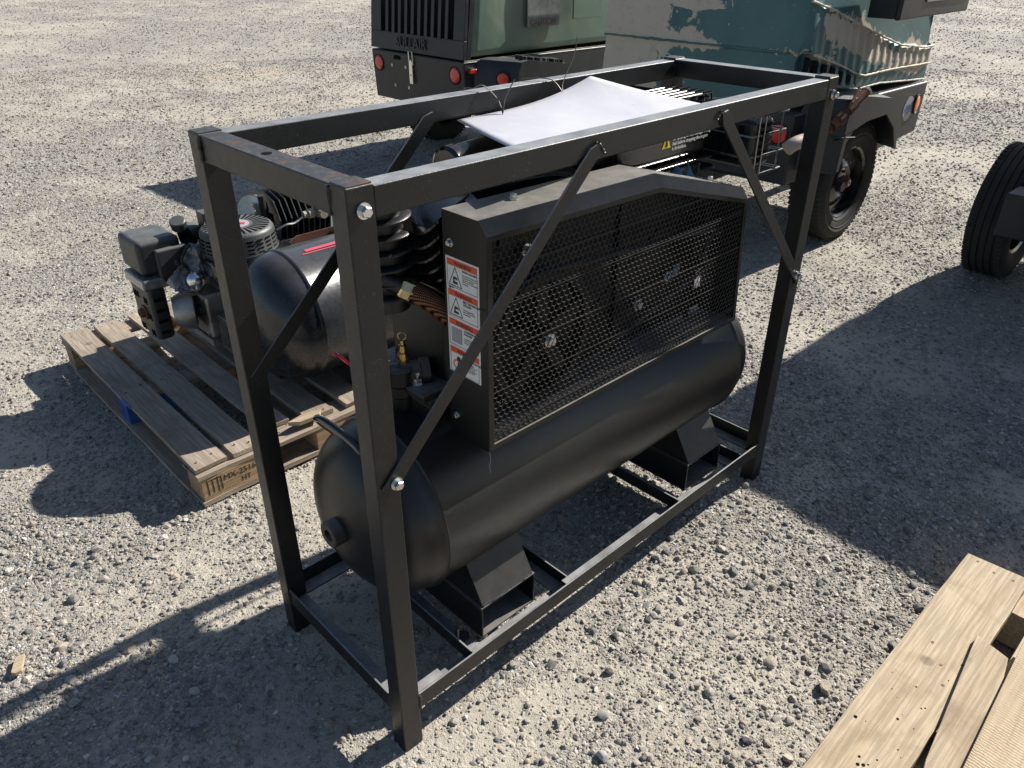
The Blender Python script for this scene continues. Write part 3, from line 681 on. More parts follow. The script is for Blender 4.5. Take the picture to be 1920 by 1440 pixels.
    sp = Vector((1.178, .112, .884)); mb = MB(); mb.lathe(sp-Vector((0, .016, 0)), (0, 1, 0), [(0, .034), (0, .050), (.008, .044), (.016, .050), (.024, .044), (.032, .050), (.032, .034)], 36, closed=True); mb.build('small_pulley', 'darkiron', t)
    dv = sp-fw; al = math.asin((pr-.05)/dv.length); base = math.atan2(dv.z, dv.x)
    for yo in (-.008, .008):
        P = []
        for k in range(41):
            a = base+math.pi/2-al+(2*math.pi-(math.pi-2*al))*k/40; P.append(fw+Vector((math.cos(a)*pr, yo, math.sin(a)*pr)))
        for k in range(13):
            a = base-math.pi/2+al+(math.pi-2*al)*k/12; P.append(sp+Vector((math.cos(a)*.051, yo, math.sin(a)*.051)))
        MB().tube(P, .0058, 6, close=True).build('drive_belt', 'rubber', t)
    mb = MB(); mb.beam((.56, .165, .675), (1.02, .165, .945), .004, .035, (-.27, 0, .46)); mb.beam((.45, .163, 1.055), (1.18, .163, 1.04), .004, .03, (0, 0, 1)); mb.box((1.17, .158, .66), (1.19, .164, 1.03)); mb.box((.84, .156, .66), (.865, .162, 1.12))
    mb.build('guard_bracket', 'darkiron', t, bevel=.001)
    for (x, z_) in ((.93, .775), (1.055, .82), (.52, 1.03), (.70, 1.085)): MB().hexbolt((x, .152, z_), (0, -1, 0), .011, .01).build('bolt', 'zinc', t)
    # ---- pump: crankcase, finned cylinder, finned head
    mb = MB(); mb.box((.345, .215, .725), (.50, .43, .94)); cr = mb.build('crankcase', 'powder', t, bevel=.018, seg=3)
    mb = MB(); mb.box((.330, .176, .89), (.470, .180, 1.06)); mb.build('lit_patch_plate', 'litpatch', t, bevel=.002)  # added pale plate, imitates a lit patch behind the guard openings
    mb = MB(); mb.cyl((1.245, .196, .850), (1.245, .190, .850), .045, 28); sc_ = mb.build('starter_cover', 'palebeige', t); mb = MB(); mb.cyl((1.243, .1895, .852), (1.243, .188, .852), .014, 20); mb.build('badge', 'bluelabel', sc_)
    mb = MB(); mb.box((1.14, .176, .72), (1.26, .180, .805)); mb.build('lit_patch_side_plate', 'litpatch', t, bevel=.002)  # second added pale plate, for the lit patches at the lower right
    mb = MB(); mb.lathe((.43, .22, .86), (0, -1, 0), [(0, .06), (.02, .055), (.03, .03), (.03, 0)], 28); mb.build('bearing_cover', 'powder', cr)
    ca = Vector((.262, .295, .962)); cd = Vector((-.06, 0, 1)).normalized(); mb = MB(); pr_ = [(0, .050)]
    mb.lathe(ca, cd, [(0, 0), (0, .042), (.225, .042), (.225, 0)], 36)
    for k in range(7):
        z_ = .004+k*.032; r_ = .066-.0006*k; mb.lathe(ca+cd*z_, cd, [(0, .04), (.001, r_-.003), (.003, r_), (.006, r_), (.009, r_-.003), (.011, .04)], 44)
    cyl = mb.build('finned_cylinder', 'cast', t, smooth=40)
    mb = MB(); mb.lathe(ca-cd*.03, cd, [(0, 0), (0, .040), (.012, .042), (.03, .042)], 32); mb.build('cylinder_base', 'cast', cyl)
    hc = Vector((.385, .290, 1.062)); up = Vector((-.42, 0, .91)).normalized(); ay = Vector((0, 1, 0)); ax = ay.cross(up).normalized()
    mb = MB(); mb.obox(hc, ax*.055, ay*.075, up*.085)
    for k in range(7):
        o = hc+up*(-.085+k*.028); a_ = [.075, .090, .104, .108, .104, .092, .078][k]; b_ = .104
        P = [o+ax*a_*math.copysign(abs(math.cos(q))**.6, math.cos(q))+ay*b_*math.copysign(abs(math.sin(q))**.6, math.sin(q))+up*.008*math.sin(3*q) for q in [2*math.pi*i/28 for i in range(28)]]
        c0 = o; n_ = len(P); vv = P+[p+up*.006 for p in P]; mb.add(vv+[o, o+up*.006], [((i+1) % n_, i, 2*n_) for i in range(n_)]+[(n_+i, n_+(i+1) % n_, 2*n_+1) for i in range(n_)]+[(i, (i+1) % n_, n_+(i+1) % n_, n_+i) for i in range(n_)])
    mb.build('finned_head', 'gloss', t, smooth=30)
    mb = MB(); e = hc-ax*.02+up*.0; mb.lathe(hc-Vector((.115, -.03, .03)), (-1, -.2, .3), [(0, .0), (0, .016), (.012, .016), (.016, .010), (.016, 0)], 20); mb.build('intake_boss', 'cast', t)
    # rear cylinder head and air filter glimpsed under the rail
    mb = MB()
    for k in range(8): mb.obox((.40+k*.0, .40, .96+k*.024), (.085, 0, 0), (0, .075, 0), (0, 0, .0035))
    mb.obox((.40, .40, 1.04), (.06, 0, 0), (0, .055, 0), (0, 0, .10)); mb.build('rear_cylinder', 'cast', t, bevel=.001)
    # braided hose with fittings
    hp = spline([(.268, .235, .985), (.300, .215, .962), (.338, .200, .920), (.372, .195, .870), (.40, .21, .81)], 8)
    MB().tube(hp, .0235, 28).build('braided_hose', 'hose', t, smooth=60)
    d = (hp[2]-hp[0]).normalized(); MB().lathe(hp[0]-d*.022, d, [(0, 0), (0, .021), (.004, .024), (.026, .024), (.030, .020), (.034, 0)], 8).build('hose_fitting', 'gold', t, smooth=20)
    mb = MB(); mb.cyl(hp[0]-d*.06, hp[0]-d*.02, .018, 20); mb.build('hose_elbow', 'cast', t)
    # base plate with bolt
    mb = MB(); mb.box((.275, .20, .716), (1.20, .455, .728)); mb.box((.275, .20, .676), (.283, .455, .716)); mb.build('base_plate', 'powder', t, bevel=.002)
    mb = MB(); mb.box((.262, .205, .7285), (.52, .445, .745)); mb.build('pump_foot', 'powder', t, bevel=.003)
    mb = MB(); q = (.292, .262, .7455); mb.cyl(q, (q[0], q[1], .7485), .016, 24); mb.lathe((q[0], q[1], .7485), (0, 0, 1), [(0, .0125), (.013, .0125), (.014, .010), (.014, .0065), (.026, .0065), (.027, 0)], 6); mb.build('mounting_bolt', 'zinc', t)
    MB().tube(spline([(.312, .047, .658), (.314, .046, .640), (.311, .046, .622), (.315, .048, .602)], 5), .0005, 5).build('loose_thread', 'grey', t)
    # tank outlet tee, safety valve, ball valve
    tx, ty = .272, .298
    mb = MB(); mb.lathe((tx, ty, .655), (0, 0, 1), [(0, .036), (.014, .034), (.020, .026), (.055, .026), (.06, .031), (.085, .031), (.09, .034), (.125, .034), (.130, .028), (.130, 0)], 28)
    tee = mb.build('outlet_tee', 'powder', t, smooth=30)
    mb = MB(); mb.lathe((tx, ty, .762), (-.80, .55, 0), [(0, .026), (.03, .026), (.031, .030), (.055, .030), (.056, .022), (.10, .022), (.10, 0)], 24); mb.lathe((tx, ty, .762), (.75, -.4, 0), [(0, .028), (.045, .028), (.046, .032), (.065, .032), (.065, 0)], 24); mb.build('side_port', 'powder', tee, smooth=30)
    mb = MB(); mb.lathe((tx+.012, ty, .785), (0, 0, 1), [(0, .013), (.006, .013), (.006, .010), (.014, .010), (.014, .0125), (.028, .0125), (.028, .009), (.046, .009), (.048, .006), (.058, .006), (.058, 0)], 12)
    mb.tube(arc((tx+.012, ty, .852), .009, 0, 2*math.pi, 16, (.7, -.7, 0), (0, 0, 1)), .0015, 6); mb.build('safety_valve', 'brass', tee, smooth=25)
    mb = MB(); mb.lathe((.235, .355, .80), (0, 0, 1), [(0, 0), (0, .030), (.004, .033), (.028, .033), (.032, .030), (.032, 0)], 32); pg = mb.build('pressure_gauge', 'gloss', t)
    mb = MB(); mb.lathe((.222, .335, .745), (0, 0, 1), [(0, .018), (.06, .018)], 16); mb.build('gauge_stem', 'powder', pg)
    mb = MB(); lv = spline([(.142, .352, .839), (.155, .350, .832), (.175, .349, .806), (.196, .346, .786), (.215, .34, .770)], 5)
    for i in range(len(lv)-1): mb.beam(lv[i], lv[i+1]+(lv[i+1]-lv[i])*.15, .017, .007, (.5, 0, .8))
    mb.build('valve_lever', 'redplastic', t, bevel=.002)
    mb = MB(); mb.cyl((.20, .36, .765), (.27, .33, .765), .019, 16); mb.build('ball_valve', 'brass', t)
    return t
compressor()

def engine():
    t = thing('petrol_engine', (1.1, .35, .73), 'black petrol engine with ribbed air hose behind the mesh belt guard', 'engine')
    # block, deck
    mb = MB(); mb.box((.80, .225, .735), (1.08, .46, .96)); mb.build('engine_block', 'cast', t, bevel=.015, seg=3)
    mb = MB()
    for k in range(10): mb.box((.84, .24, .962+k*.011), (1.10, .45, .966+k*.011))
    mb.box((.87, .26, .96), (1.06, .43, 1.07)); mb.build('cooling_fins', 'cast', t)
    # fuel tank with seam flange
    mb = MB(); mb.box((.885, .215, 1.098), (1.270, .455, 1.186)); ft = mb.build('fuel_tank', 'gloss', t, bevel=.024, seg=4)
    mb = MB(); mb.box((.872, .203, 1.090), (1.283, .467, 1.096)); mb.build('tank_flange', 'gloss', ft, bevel=.002)
    mb = MB(); mb.box((.890, .217, 1.030), (1.265, .455, 1.089)); mb.build('tank_underside', 'gloss', ft, bevel=.022, seg=3)
    mb = MB(); mb.prism([(1.060, .2140, 1.142), (1.096, .2140, 1.142), (1.078, .2140, 1.176)], (0, -.0006, 0)); mb.build('warning_triangle', 'yellow', ft, smooth=0)
    mb = MB(); mb.prism([(1.073, .2132, 1.146), (1.083, .2132, 1.146), (1.081, .2132, 1.160), (1.078, .2132, 1.165), (1.075, .2132, 1.158)], (0, -.0004, 0)); mb.build('flame_symbol', 'ink', ft, smooth=0)
    text('Check tank cap and fuel line\nfor spitting or fuel leakage. Filling\nfuel before stopping the engine\nis forbidden.', .0125, (1.104, .2138, 1.170), (1, 0, 0), (0, 0, 1), 'white', ft, depth=.0002, bold=.0001)
    MB().lathe((1.02, .34, 1.187), (0, 0, 1), [(0, .04), (.006, .042), (.022, .042), (.026, .036), (.026, 0)], 28).build('fuel_cap', 'plastic', ft)
    # ribbed hose and air cleaner
    P = spline([(.475, .40, 1.045), (.50, .33, 1.098), (.56, .30, 1.122), (.66, .30, 1.126), (.78, .31, 1.108), (.90, .33, 1.05)], 16)
    rs = [.027+.004*(1 if i % 2 else -1) for i in range(len(P))]; MB().tube(P, rs, 24).build('ribbed_air_hose', 'gloss', t, smooth=20)
    mb = MB(); mb.lathe((.49, .375, 1.165), (1, .12, .02), [(0, 0), (0, .040), (.006, .048), (.03, .048), (.034, .045), (.16, .045), (.165, .048), (.20, .048), (.20, 0)], 36); mb.build('air_filter', 'gloss', t)
    # muffler in its wire guard
    mb = MB(); mb.box((1.335, .12, 1.06), (1.440, .33, 1.185)); mf = mb.build('muffler', 'cast', t, bevel=.014, seg=3)
    mb = MB()
    for k in range(6): mb.box((1.372+k*0, .1155, 1.075+k*.018), (1.428, .119, 1.084+k*.018))
    mb.build('front_louvres', 'darkhole', mf)
    mb = MB()
    for k in range(5): mb.box((1.3325, .15+k*.03, 1.08), (1.335, .165+k*.03, 1.17))
    mb.build('side_louvres', 'darkhole', mf)
    mb = MB()
    for z in (1.045, 1.095, 1.15, 1.20):
        mb.tube([(1.31, .36, z), (1.31, .105, z), (1.475, .105, z), (1.475, .36, z)], .0032, 8)
    for x in (1.335, 1.365, 1.45): mb.tube([(x, .105, 1.045), (x, .105, 1.2), (x, .36, 1.2)], .0028, 8)
    for y in (.16, .22, .28): mb.tube([(1.475, y, 1.045), (1.475, y, 1.2), (1.31, y, 1.2)], .0028, 8)
    mb.build('wire_guard', 'wireguard', t)
    # top cover and grille seen past the white sheet
    mb = MB(); mb.prism([(1.12, .30, 1.205), (1.27, .30, 1.205), (1.27, .47, 1.205), (1.12, .47, 1.205)], (0, 0, .018)); mb.build('top_plate', 'plastic', t, bevel=.003)
    mb = MB(); mb.box((1.275, .335, 1.185), (1.40, .45, 1.203)); mb.build('heat_shield', 'darkhole', t)
    mb = MB()
    for k in range(6):
        y = .325+k*.026; mb.tube([(1.26, y, 1.195), (1.265, y, 1.225), (1.43, y, 1.225), (1.435, y, 1.195)], .0034, 8)
    mb.tube([(1.30, .31, 1.219), (1.30, .47, 1.219)], .003, 8); mb.tube([(1.40, .31, 1.219), (1.40, .47, 1.219)], .003, 8)
    mb.build('top_grille', 'wireguard', t)
    # carburettor side: blue film, hose and clamp bolts
    mb = MB(); P = []; nx = 8
    for i in range(nx+1):
        for j in range(5): P.append((1.115+.085*i/nx, .235-.02*math.sin(i*.9)-.012*j, 1.088-.075*j/4-.012*math.sin(i*1.7+j)))
    mb.add(P, [(i*5+j, (i+1)*5+j, (i+1)*5+j+1, i*5+j+1) for i in range(nx) for j in range(4)]); o = mb.build('plastic_film', 'blue', t, smooth=60)
    s = o.modifiers.new('thickness', 'SOLIDIFY'); s.thickness = .001
    P = spline([(1.19, .30, 1.07), (1.205, .25, 1.04), (1.22, .25, 1.0), (1.21, .3, .95)], 14); MB().tube(P, [.021+.003*(1 if i % 2 else -1) for i in range(len(P))], 18).build('corrugated_hose', 'gloss', t, smooth=20)
    mb = MB(); mb.hexbolt((1.235, .205, 1.03), (0, -1, .6), .010, .01); mb.build('bolt', 'zinc', t)
    mb = MB(); mb.box((1.24, .22, .95), (1.33, .42, 1.06)); mb.build('carburettor', 'cast', t, bevel=.01)
engine()

# white sheet laid between the rails, tied with wire
def white_sheet():
    nx, ny = 26, 20; mb = MB(); P = []
    A = Vector((.612, .478, 1.238)); Bm = Vector((.470, .105, 1.243)); Cc = Vector((1.030, .437, 1.300)); D = Vector((1.300, .245, 1.213))
    for i in range(nx+1):
        u = i/nx
        for j in range(ny+1):
            v = j/ny; p = (A*(1-u)+Cc*u)*(1-v)+(Bm*(1-u)+D*u)*v
            p.z += -.022*math.sin(math.pi*u)*(1-.6*v)-.003*math.sin(math.pi*v)+.004*math.sin(5*u+2*v)
            P.append(p)
    mb.add(P, [(i*(ny+1)+j, i*(ny+1)+j+1, (i+1)*(ny+1)+j+1, (i+1)*(ny+1)+j) for i in range(nx) for j in range(ny)])
    o = mb.build('white_sheet', 'sheet', smooth=60); s = o.modifiers.new('thickness', 'SOLIDIFY'); s.thickness = .002
    tag(o, 'bent white plastic sheet wired between the top rails of the black frame', 'sheet')
white_sheet()
def tie(label, pts_list, r=.0016):
    mb = MB()
    for pts in pts_list: mb.tube(spline(pts, 6), r, 6)
    tag(mb.build('wire_tie', 'wire'), label, 'wire tie', 'wire ties holding the white sheet')
tie('short wire tie with V-shaped ends at the left corner of the white sheet', [[(.683, .50, 1.297), (.70, .485, 1.303), (.725, .462, 1.272), (.722, .440, 1.242), (.715, .43, 1.238)], [(.722, .440, 1.242), (.74, .45, 1.275), (.775, .455, 1.312)], [(.683, .50, 1.297), (.678, .528, 1.292), (.685, .532, 1.25), (.70, .49, 1.232), (.715, .43, 1.238)]])
tie('long wire tie standing upright on the rear rail near the white sheet peak', [[(.935, .44, 1.262), (.945, .455, 1.285), (1.0, .47, 1.345), (1.02, .48, 1.385)], [(.935, .44, 1.262), (.925, .475, 1.293), (.885, .51, 1.297), (.875, .533, 1.29), (.885, .533, 1.25), (.92, .47, 1.245), (.935, .44, 1.262)]], .0012)

# ---------------------------------------------------------------- left pallet
def board(mb_name, p0, p1, mat, parent, axis, seed, taper=0, chips=True):
    r = random.Random(seed); a = [min(p0[i], p1[i]) for i in range(3)]; b = [max(p0[i], p1[i]) for i in range(3)]
    n = 10; o = 1-axis; v = []; w = r.uniform(-.004, .004)
    for k in range(n+1):
        u = k/n; L = a[axis]+(b[axis]-a[axis])*u
        e0 = r.gauss(0, .0012)+w*u; e1 = r.gauss(0, .0012)+w*u; dz = r.gauss(0, .0006)+.002*math.sin(math.pi*u+seed)
        if chips and k in (0, n): L += (1 if k == 0 else -1)*abs(r.gauss(0, .004))
        for (oo, zz) in ((a[o]+e0, a[2]), (b[o]+e1, a[2]), (b[o]+e1, b[2]+dz), (a[o]+e0, b[2]+dz)):
            p = [0, 0, zz]; p[axis] = L+((r.gauss(0, .003)) if k in (0, n) else 0); p[o] = oo; v.append(tuple(p))
    f = [(j*4+i, j*4+(i+1) % 4, (j+1)*4+(i+1) % 4, (j+1)*4+i) for j in range(n) for i in range(4)]+[(3, 2, 1, 0), (n*4, n*4+1, n*4+2, n*4+3)]
    if axis == 1: f = [q[::-1] for q in f]
    mb = MB(); mb.add(v, f); return mb.build(mb_name, mat, parent, smooth=0, bevel=.0012, seg=1)
def left_pallet():
    t = thing('wooden_pallet', (.62, 1.83, 0), 'weathered block pallet with a blue painted block and stamped end, under the old compressor', 'pallet', 'wooden pallets')
    zt = .140; x0 = .055
    for k, (xa, xb) in enumerate(((.055, .165), (.187, .285), (.335, .425), (.475, .575), (.625, .715), (.79, .90), (.96, 1.07))):
        ya = 1.165 if k < 2 else 1.175+.012*(k % 2); yb = 2.49
        if k == 2: ya = 1.235
        board('deck_board', (xa, ya, zt-.018), (xb, yb, zt), 'woody', t, 1, 60+k)
    for k, (ya, yb) in enumerate(((1.150, 1.262), (1.775, 1.87), (2.385, 2.485))): board('stringer_board', (.052, ya, zt-.037), (1.07, yb, zt-.0195), 'woodx', t, 0, 80+k)
    for i, (ya, yb) in enumerate(((1.152, 1.258), (1.78, 1.865), (2.39, 2.48))):
        for j, (xa, xb) in enumerate(((.058, .235), (.48, .62), (.93, 1.065))):
            if i == 0 and j == 0: xb = .300
            mb = MB(); mb.box((xa, ya, .020), (xb, yb, zt-.0375)); bl = mb.build('block', 'bluepaint' if (i, j) == (1, 0) else 'woodblock', t, bevel=.002)
            if (i, j) == (1, 0): bl['label'] = 'blue painted block'
            if (i, j) == (0, 0):
                text('MX-2516', .030, (.132, ya-.0004, .068), (1, 0, 0), (0, 0, 1), 'ink', bl, depth=.0002)
                text('HT', .026, (.190, ya-.0004, .038), (1, 0, 0), (0, 0, 1), 'ink', bl, depth=.0002)
                s = MB()
                for (p, q) in (((.078, .036), (.078, .094)), ((.112, .036), (.112, .094)), ((.086, .090), (.124, .090)), ((.095, .04), (.095, .086)), ((.124, .04), (.124, .09))): s.beam((p[0], ya-.0004, p[1]), (q[0], ya-.0004, q[1]), .0035, .0004, (0, 1, 0))
                s.build('stamp_mark', 'ink', bl, smooth=0)
    for k, (xa, xb) in enumerate(((.048, .165), (.50, .60), (.95, 1.065))): board('bottom_board', (xa, 1.262, .002), (xb, 2.384, .019), 'woody', t, 1, 90+k)
    for k, (ya, yb) in enumerate(((1.150, 1.26), (2.386, 2.485))): board('bottom_board', (.048, ya, .002), (1.07, yb, .019), 'woodx', t, 0, 95+k)
    # blue paint over the nearby boards
    mb = MB(); mb.box((.0535, 1.70, .121), (.0548, 1.90, .139)); mb.build('paint_patch', 'bluepaint', t, smooth=0)
    mb = MB(); mb.prism([(.4, 1.19, zt+.0005), (.43, 1.165, zt+.0005), (.505, 1.158, zt+.0005), (.53, 1.19, zt+.0005), (.47, 1.205, zt+.0005)], (0, 0, .016)); mb.build('broken_end', 'newwood', t, smooth=0, bevel=.001)
    for xa, xb in ((.055, .165), (.187, .285), (.335, .425), (.475, .575)):
        for y in (1.21, 1.82, 2.44):
            for x in (xa+.025, xb-.025):
                x_ = x+random.uniform(-.006, .006); y_ = y+random.uniform(-.015, .015); q = MB(); q.cyl((x_, y_, zt-.001), (x_, y_, zt+.0026), .0028, 8); q.build('nail_head', 'rust', t, smooth=0)
left_pallet()

# ---------------------------------------------------------------- old compressor on the left pallet
def old_compressor():
    t = thing('used_air_compressor', (.85, 1.75, .14), 'used dirty black gas compressor with recoil-start engine, sitting on the left pallet', 'air compressor')
    cy, cz, r = 1.425, .425, .236; x0 = .575; x1 = 1.62; dep = .15
    prof = list(reversed(cap_profile(x0, dep, r-.003, -1, 14)))+[(x0+.006, r-.002), (x0+.010, r+.003), (x0+.018, r+.003), (x0+.024, r), (x1-.02, r), (x1-.01, r+.003)]+cap_profile(x1, dep, r-.003, 1, 14)
    tank = MB().lathe((0, cy, cz), (1, 0, 0), prof, 72).build('tank', 'oldtank', t, smooth=60)
    def cs(a0, a1, xa, xb, mat, nm, rr=.001):
        mb = MB(); n = 10; v = []
        for k in range(n+1):
            a = a0+(a1-a0)*k/n
            for x in (xa, xb): v.append((x, cy+(r+rr)*math.cos(a), cz+(r+rr)*math.sin(a)))
        mb.add(v, [(2*k, 2*k+1, 2*k+3, 2*k+2)[::-1] for k in range(n)]); return mb.build(nm, mat, tank)
    cs(R(97), R(101), .66, 1.5, 'pinkprint', 'red_stripe', .0012)
    cs(R(103), R(104.2), .64, 1.5, 'pinkprint', 'red_stripe', .0012)
    mb = MB(); mb.lathe((1.03, cy-r*math.cos(R(12))+.012, cz+r*math.sin(R(12))), (0, -math.cos(R(12)), math.sin(R(12))), [(0, .050), (.012, .048), (.016, .036), (.030, .036), (.030, 0)], 8); mb.build('tank_plug', 'beigepipe', tank, smooth=20)
    for (p, q) in (((.72, cy-.16, .1435), (.78, cy+.16, cz-.19)), ((1.38, cy-.16, .1435), (1.44, cy+.16, cz-.19)), ((.60, 1.66, .1425), (.66, 2.00, .235)), ((.54, 1.50, .1425), (.60, 1.60, .28))):
        mb = MB(); mb.box(p, q); mb.build('foot', 'plastic', t, bevel=.004)
    # top deck plate and bracket beside it
    mb = MB(); mb.box((.50, 1.60, .545), (1.30, 1.66, .552)); mb.box((.52, 1.66, .50), (1.35, 2.15, .512)); mb.build('deck_plate', 'plastic', t, bevel=.003)
    mb = MB(); mb.prism([(.72, 1.70, .513), (1.22, 1.70, .513), (1.22, 1.70, .60), (.80, 1.70, .60), (.74, 1.70, .57)], (0, .005, 0)); br = mb.build('bracket', 'rust', t, bevel=.001)
    mb = MB()
    for x in (.70, .92): mb.prism([(x, 1.698, .513), (x+.09, 1.698, .513), (x+.045, 1.698, .60)], (0, -.05, 0))
    mb.build('gusset', 'plastic', t, bevel=.002)
    # engine block, crankcase
    mb = MB(); mb.box((.50, 1.72, .22), (.80, 2.10, .50)); mb.build('engine_block', 'alu', t, bevel=.02, seg=3)
    mb = MB(); mb.box((.435, 1.80, .24), (.555, 1.98, .42)); cr = mb.build('valve_cover', 'alu', t, bevel=.012, seg=3)
    mb = MB(); mb.lathe((.433, 1.87, .345), (-1, 0, 0), [(0, .016), (.004, .016), (.004, .012), (.001, .012), (.001, 0)], 20); mb.box((.425, 1.79, .415), (.56, 1.99, .428)); mb.build('casting_mark', 'alu', cr, bevel=.001)
    mb = MB()
    for k in range(12): mb.box((.46, 1.70+k*.0, .21+k*.012), (.60, 1.78, .2145+k*.012))
    for k in range(12): mb.box((.43+k*.011, 1.79, .212), (.435+k*.011, 1.97, .238))
    mb.build('cooling_fins', 'alu', t)
    # recoil starter: round cover facing up with radial slots
    rc = Vector((.610, 1.80, .665)); rr = .142
    mb = MB(); mb.lathe(rc-Vector((0, 0, .10)), (0, 0, 1), [(0, rr*.98), (.015, rr*1.02), (.02, rr), (.085, rr*.96), (.097, rr*.90), (.1, rr*.84), (.102, rr*.4), (.1005, 0)], 56); rec = mb.build('recoil_starter', 'plastic', t, smooth=40)
    mb = MB()
    for k in range(32):
        a = 2*math.pi*k/32; d = Vector((math.cos(a), math.sin(a), 0)); s = Vector((-d.y, d.x, 0)); mb.obox(rc+d*rr*.64+Vector((0, 0, .0012)), d*.030, s*.0034, (0, 0, .001))
    for k in range(22):
        a = 2*math.pi*k/22; d = Vector((math.cos(a), math.sin(a), 0)); s = Vector((-d.y, d.x, 0))
        for q in range(4): mb.obox(rc+d*rr*.985-Vector((0, 0, .03+q*.015)), d*.002, s*.012, (0, 0, .0028))
    mb.build('air_slots', 'darkhole', rec)
    mb = MB(); mb.lathe(rc+Vector((0, 0, .0015)), (0, 0, 1), [(0, .048), (.002, .048), (.0025, .044), (.0025, 0)], 32); lb = mb.build('round_badge', 'grey', rec)
    mb = MB(); mb.obox(rc+Vector((0, 0, .0046)), (.026, -.020, 0), (.007, .009, 0), (0, 0, .0004)); mb.build('badge_stripe', 'redplastic', lb)
    mb = MB(); mb.box((.47, 1.66, .545), (.78, 1.98, .563)); mb.cyl((.61, 1.8, .50), (.61, 1.8, .562), .15, 40); mb.build('fan_housing', 'gloss', t, bevel=.008, seg=3)
    mb = MB(); mb.tube(spline([(.56, 1.75, .57), (.53, 1.76, .63), (.535, 1.80, .66), (.55, 1.85, .67)], 6), .009, 10); mb.box((.53, 1.90, .56), (.57, 1.96, .70)); mb.build('control_lever', 'plastic', t, bevel=.003)
    # air cleaner housing at the far left, wrapped in torn plastic
    mb = MB(); mb.box((.275, 1.93, .50), (.44, 2.13, .635)); ac = mb.build('air_cleaner', 'plastic', t, bevel=.022, seg=4)
    mb = MB(); mb.box((.330, 1.905, .47), (.455, 1.935, .60)); mb.build('air_cleaner_face', 'plastic', ac, bevel=.01, seg=3)
    mb = MB(); mb.cyl((.40, 1.903, .54), (.40, 1.90, .54), .010, 16); mb.build('cover_screw', 'zinc', ac)
    mb = MB(); mb.box((.26, 1.905, .455), (.40, 2.10, .497)); mb.build('air_cleaner_base', 'tape', ac, bevel=.01, seg=3)
    mb = MB(); mb.lathe((.48, 1.98, .60), (1, .25, 0), [(0, .05), (.06, .05), (.09, .04), (.12, .04), (.12, 0)], 24); mb.build('intake_duct', 'plastic', ac)
    mb = MB(); nx, ny = 16, 8; P = []; rr_ = random.Random(4)
    A = Vector((.33, 1.86, .49)); B_ = Vector((.52, 1.88, .665)); C_ = Vector((.36, 1.80, .44)); D_ = Vector((.52, 1.84, .50))
    for i in range(nx+1):
        for j in range(ny+1):
            u, v = i/nx, j/ny; p = (A*(1-u)+B_*u)*(1-v)+(C_*(1-u)+D_*u)*v
            p += Vector((rr_.gauss(0, .004), -.015*math.sin(u*9+v*4)+rr_.gauss(0, .004), .010*math.sin(u*14-v*6)+rr_.gauss(0, .004))); P.append(p)
    mb.add(P, [(i*(ny+1)+j, i*(ny+1)+j+1, (i+1)*(ny+1)+j+1, (i+1)*(ny+1)+j) for i in range(nx) for j in range(ny)]); o = mb.build('torn_plastic_wrap', 'tape', t, smooth=0)
    s = o.modifiers.new('thickness', 'SOLIDIFY'); s.thickness = .001
    # carburettor bowl and linkages
    mb = MB(); d = Vector((-.25, -.85, -.15)); c = Vector((.435, 1.86, .485)); mb.lathe(c, d, [(0, .038), (.03, .040), (.045, .037), (.058, .026), (.062, .012), (.062, 0)], 32); cb = mb.build('carburettor_bowl', 'chrome', t, smooth=50)
    mb = MB(); mb.hexbolt(c+d.normalized()*.060+Vector((0, 0, .010)), d, .007, .008); mb.hexbolt(c+d.normalized()*.060-Vector((0, 0, .014)), d, .006, .007); mb.build('bolt', 'zinc', cb)
    mb = MB(); mb.lathe((.485, 1.83, .545), d, [(-.02, .022), (.01, .022), (.014, .016), (.02, .016), (.02, 0)], 20); mb.build('solenoid', 'chrome', t)
    mb = MB(); mb.box((.40, 1.86, .44), (.50, 1.95, .53)); mb.build('carburettor', 'alu', t, bevel=.01)
    mb = MB()
    for k in range(3): mb.tube(spline([(.36, 1.84, .455-.010*k), (.40, 1.83, .445-.008*k), (.44, 1.84, .43-.006*k), (.47, 1.87, .40)], 5), .003, 6)
    mb.build('linkage_rods', 'steel', t)
    # muffler with slotted heat shield
    mb = MB(); mb.box((.278, 1.93, .235), (.345, 2.12, .455)); mf = mb.build('muffler', 'plastic', t, bevel=.018, seg=3)
    mb = MB()
    for (y, z) in ((1.97, .395), (1.99, .395), (2.05, .40), (2.07, .40), (2.09, .40), (1.96, .33), (1.98, .33), (1.965, .26), (1.985, .26), (2.06, .26), (2.08, .26)): mb.obox((.2768, y, z), (.0015, 0, 0), (0, .003, 0), (0, 0, .013))
    for k in range(4): mb.obox((.31, 1.9285, .27+k*.045), (.018, 0, 0), (0, .0015, 0), (0, 0, .006))
    mb.build('shield_slots', 'darkhole', mf)
    mb = MB(); mb.lathe((.277, 2.02, .335), (-1, 0, 0), [(0, .030), (.004, .030), (.005, .020), (.022, .017), (.022, .010), (.005, .010)], 24); mb.build('exhaust_outlet', 'rust', mf)
    mb = MB(); mb.lathe((.345, 1.90, .355), (.9, -.35, 0), [(0, .055), (.03, .07), (.06, .078), (.075, .078), (.08, .06), (.08, 0)], 32); mb.build('exhaust_elbow', 'alu', t)
    mb = MB(); mb.tube(arc((.545, 1.74, .375), .065, R(60), R(265), 18, (-.8, 0, 0) if False else (.75, -.5, 0), (0, 0, 1)), .0085, 12); mb.build('chrome_loop_pipe', 'steel', t)
    mb = MB(); mb.tube(spline([(.56, 1.90, .60), (.50, 1.84, .62), (.46, 1.82, .57), (.47, 1.80, .50), (.50, 1.78, .44)], 6), .0042, 8); mb.build('ignition_lead', 'rubber', t)
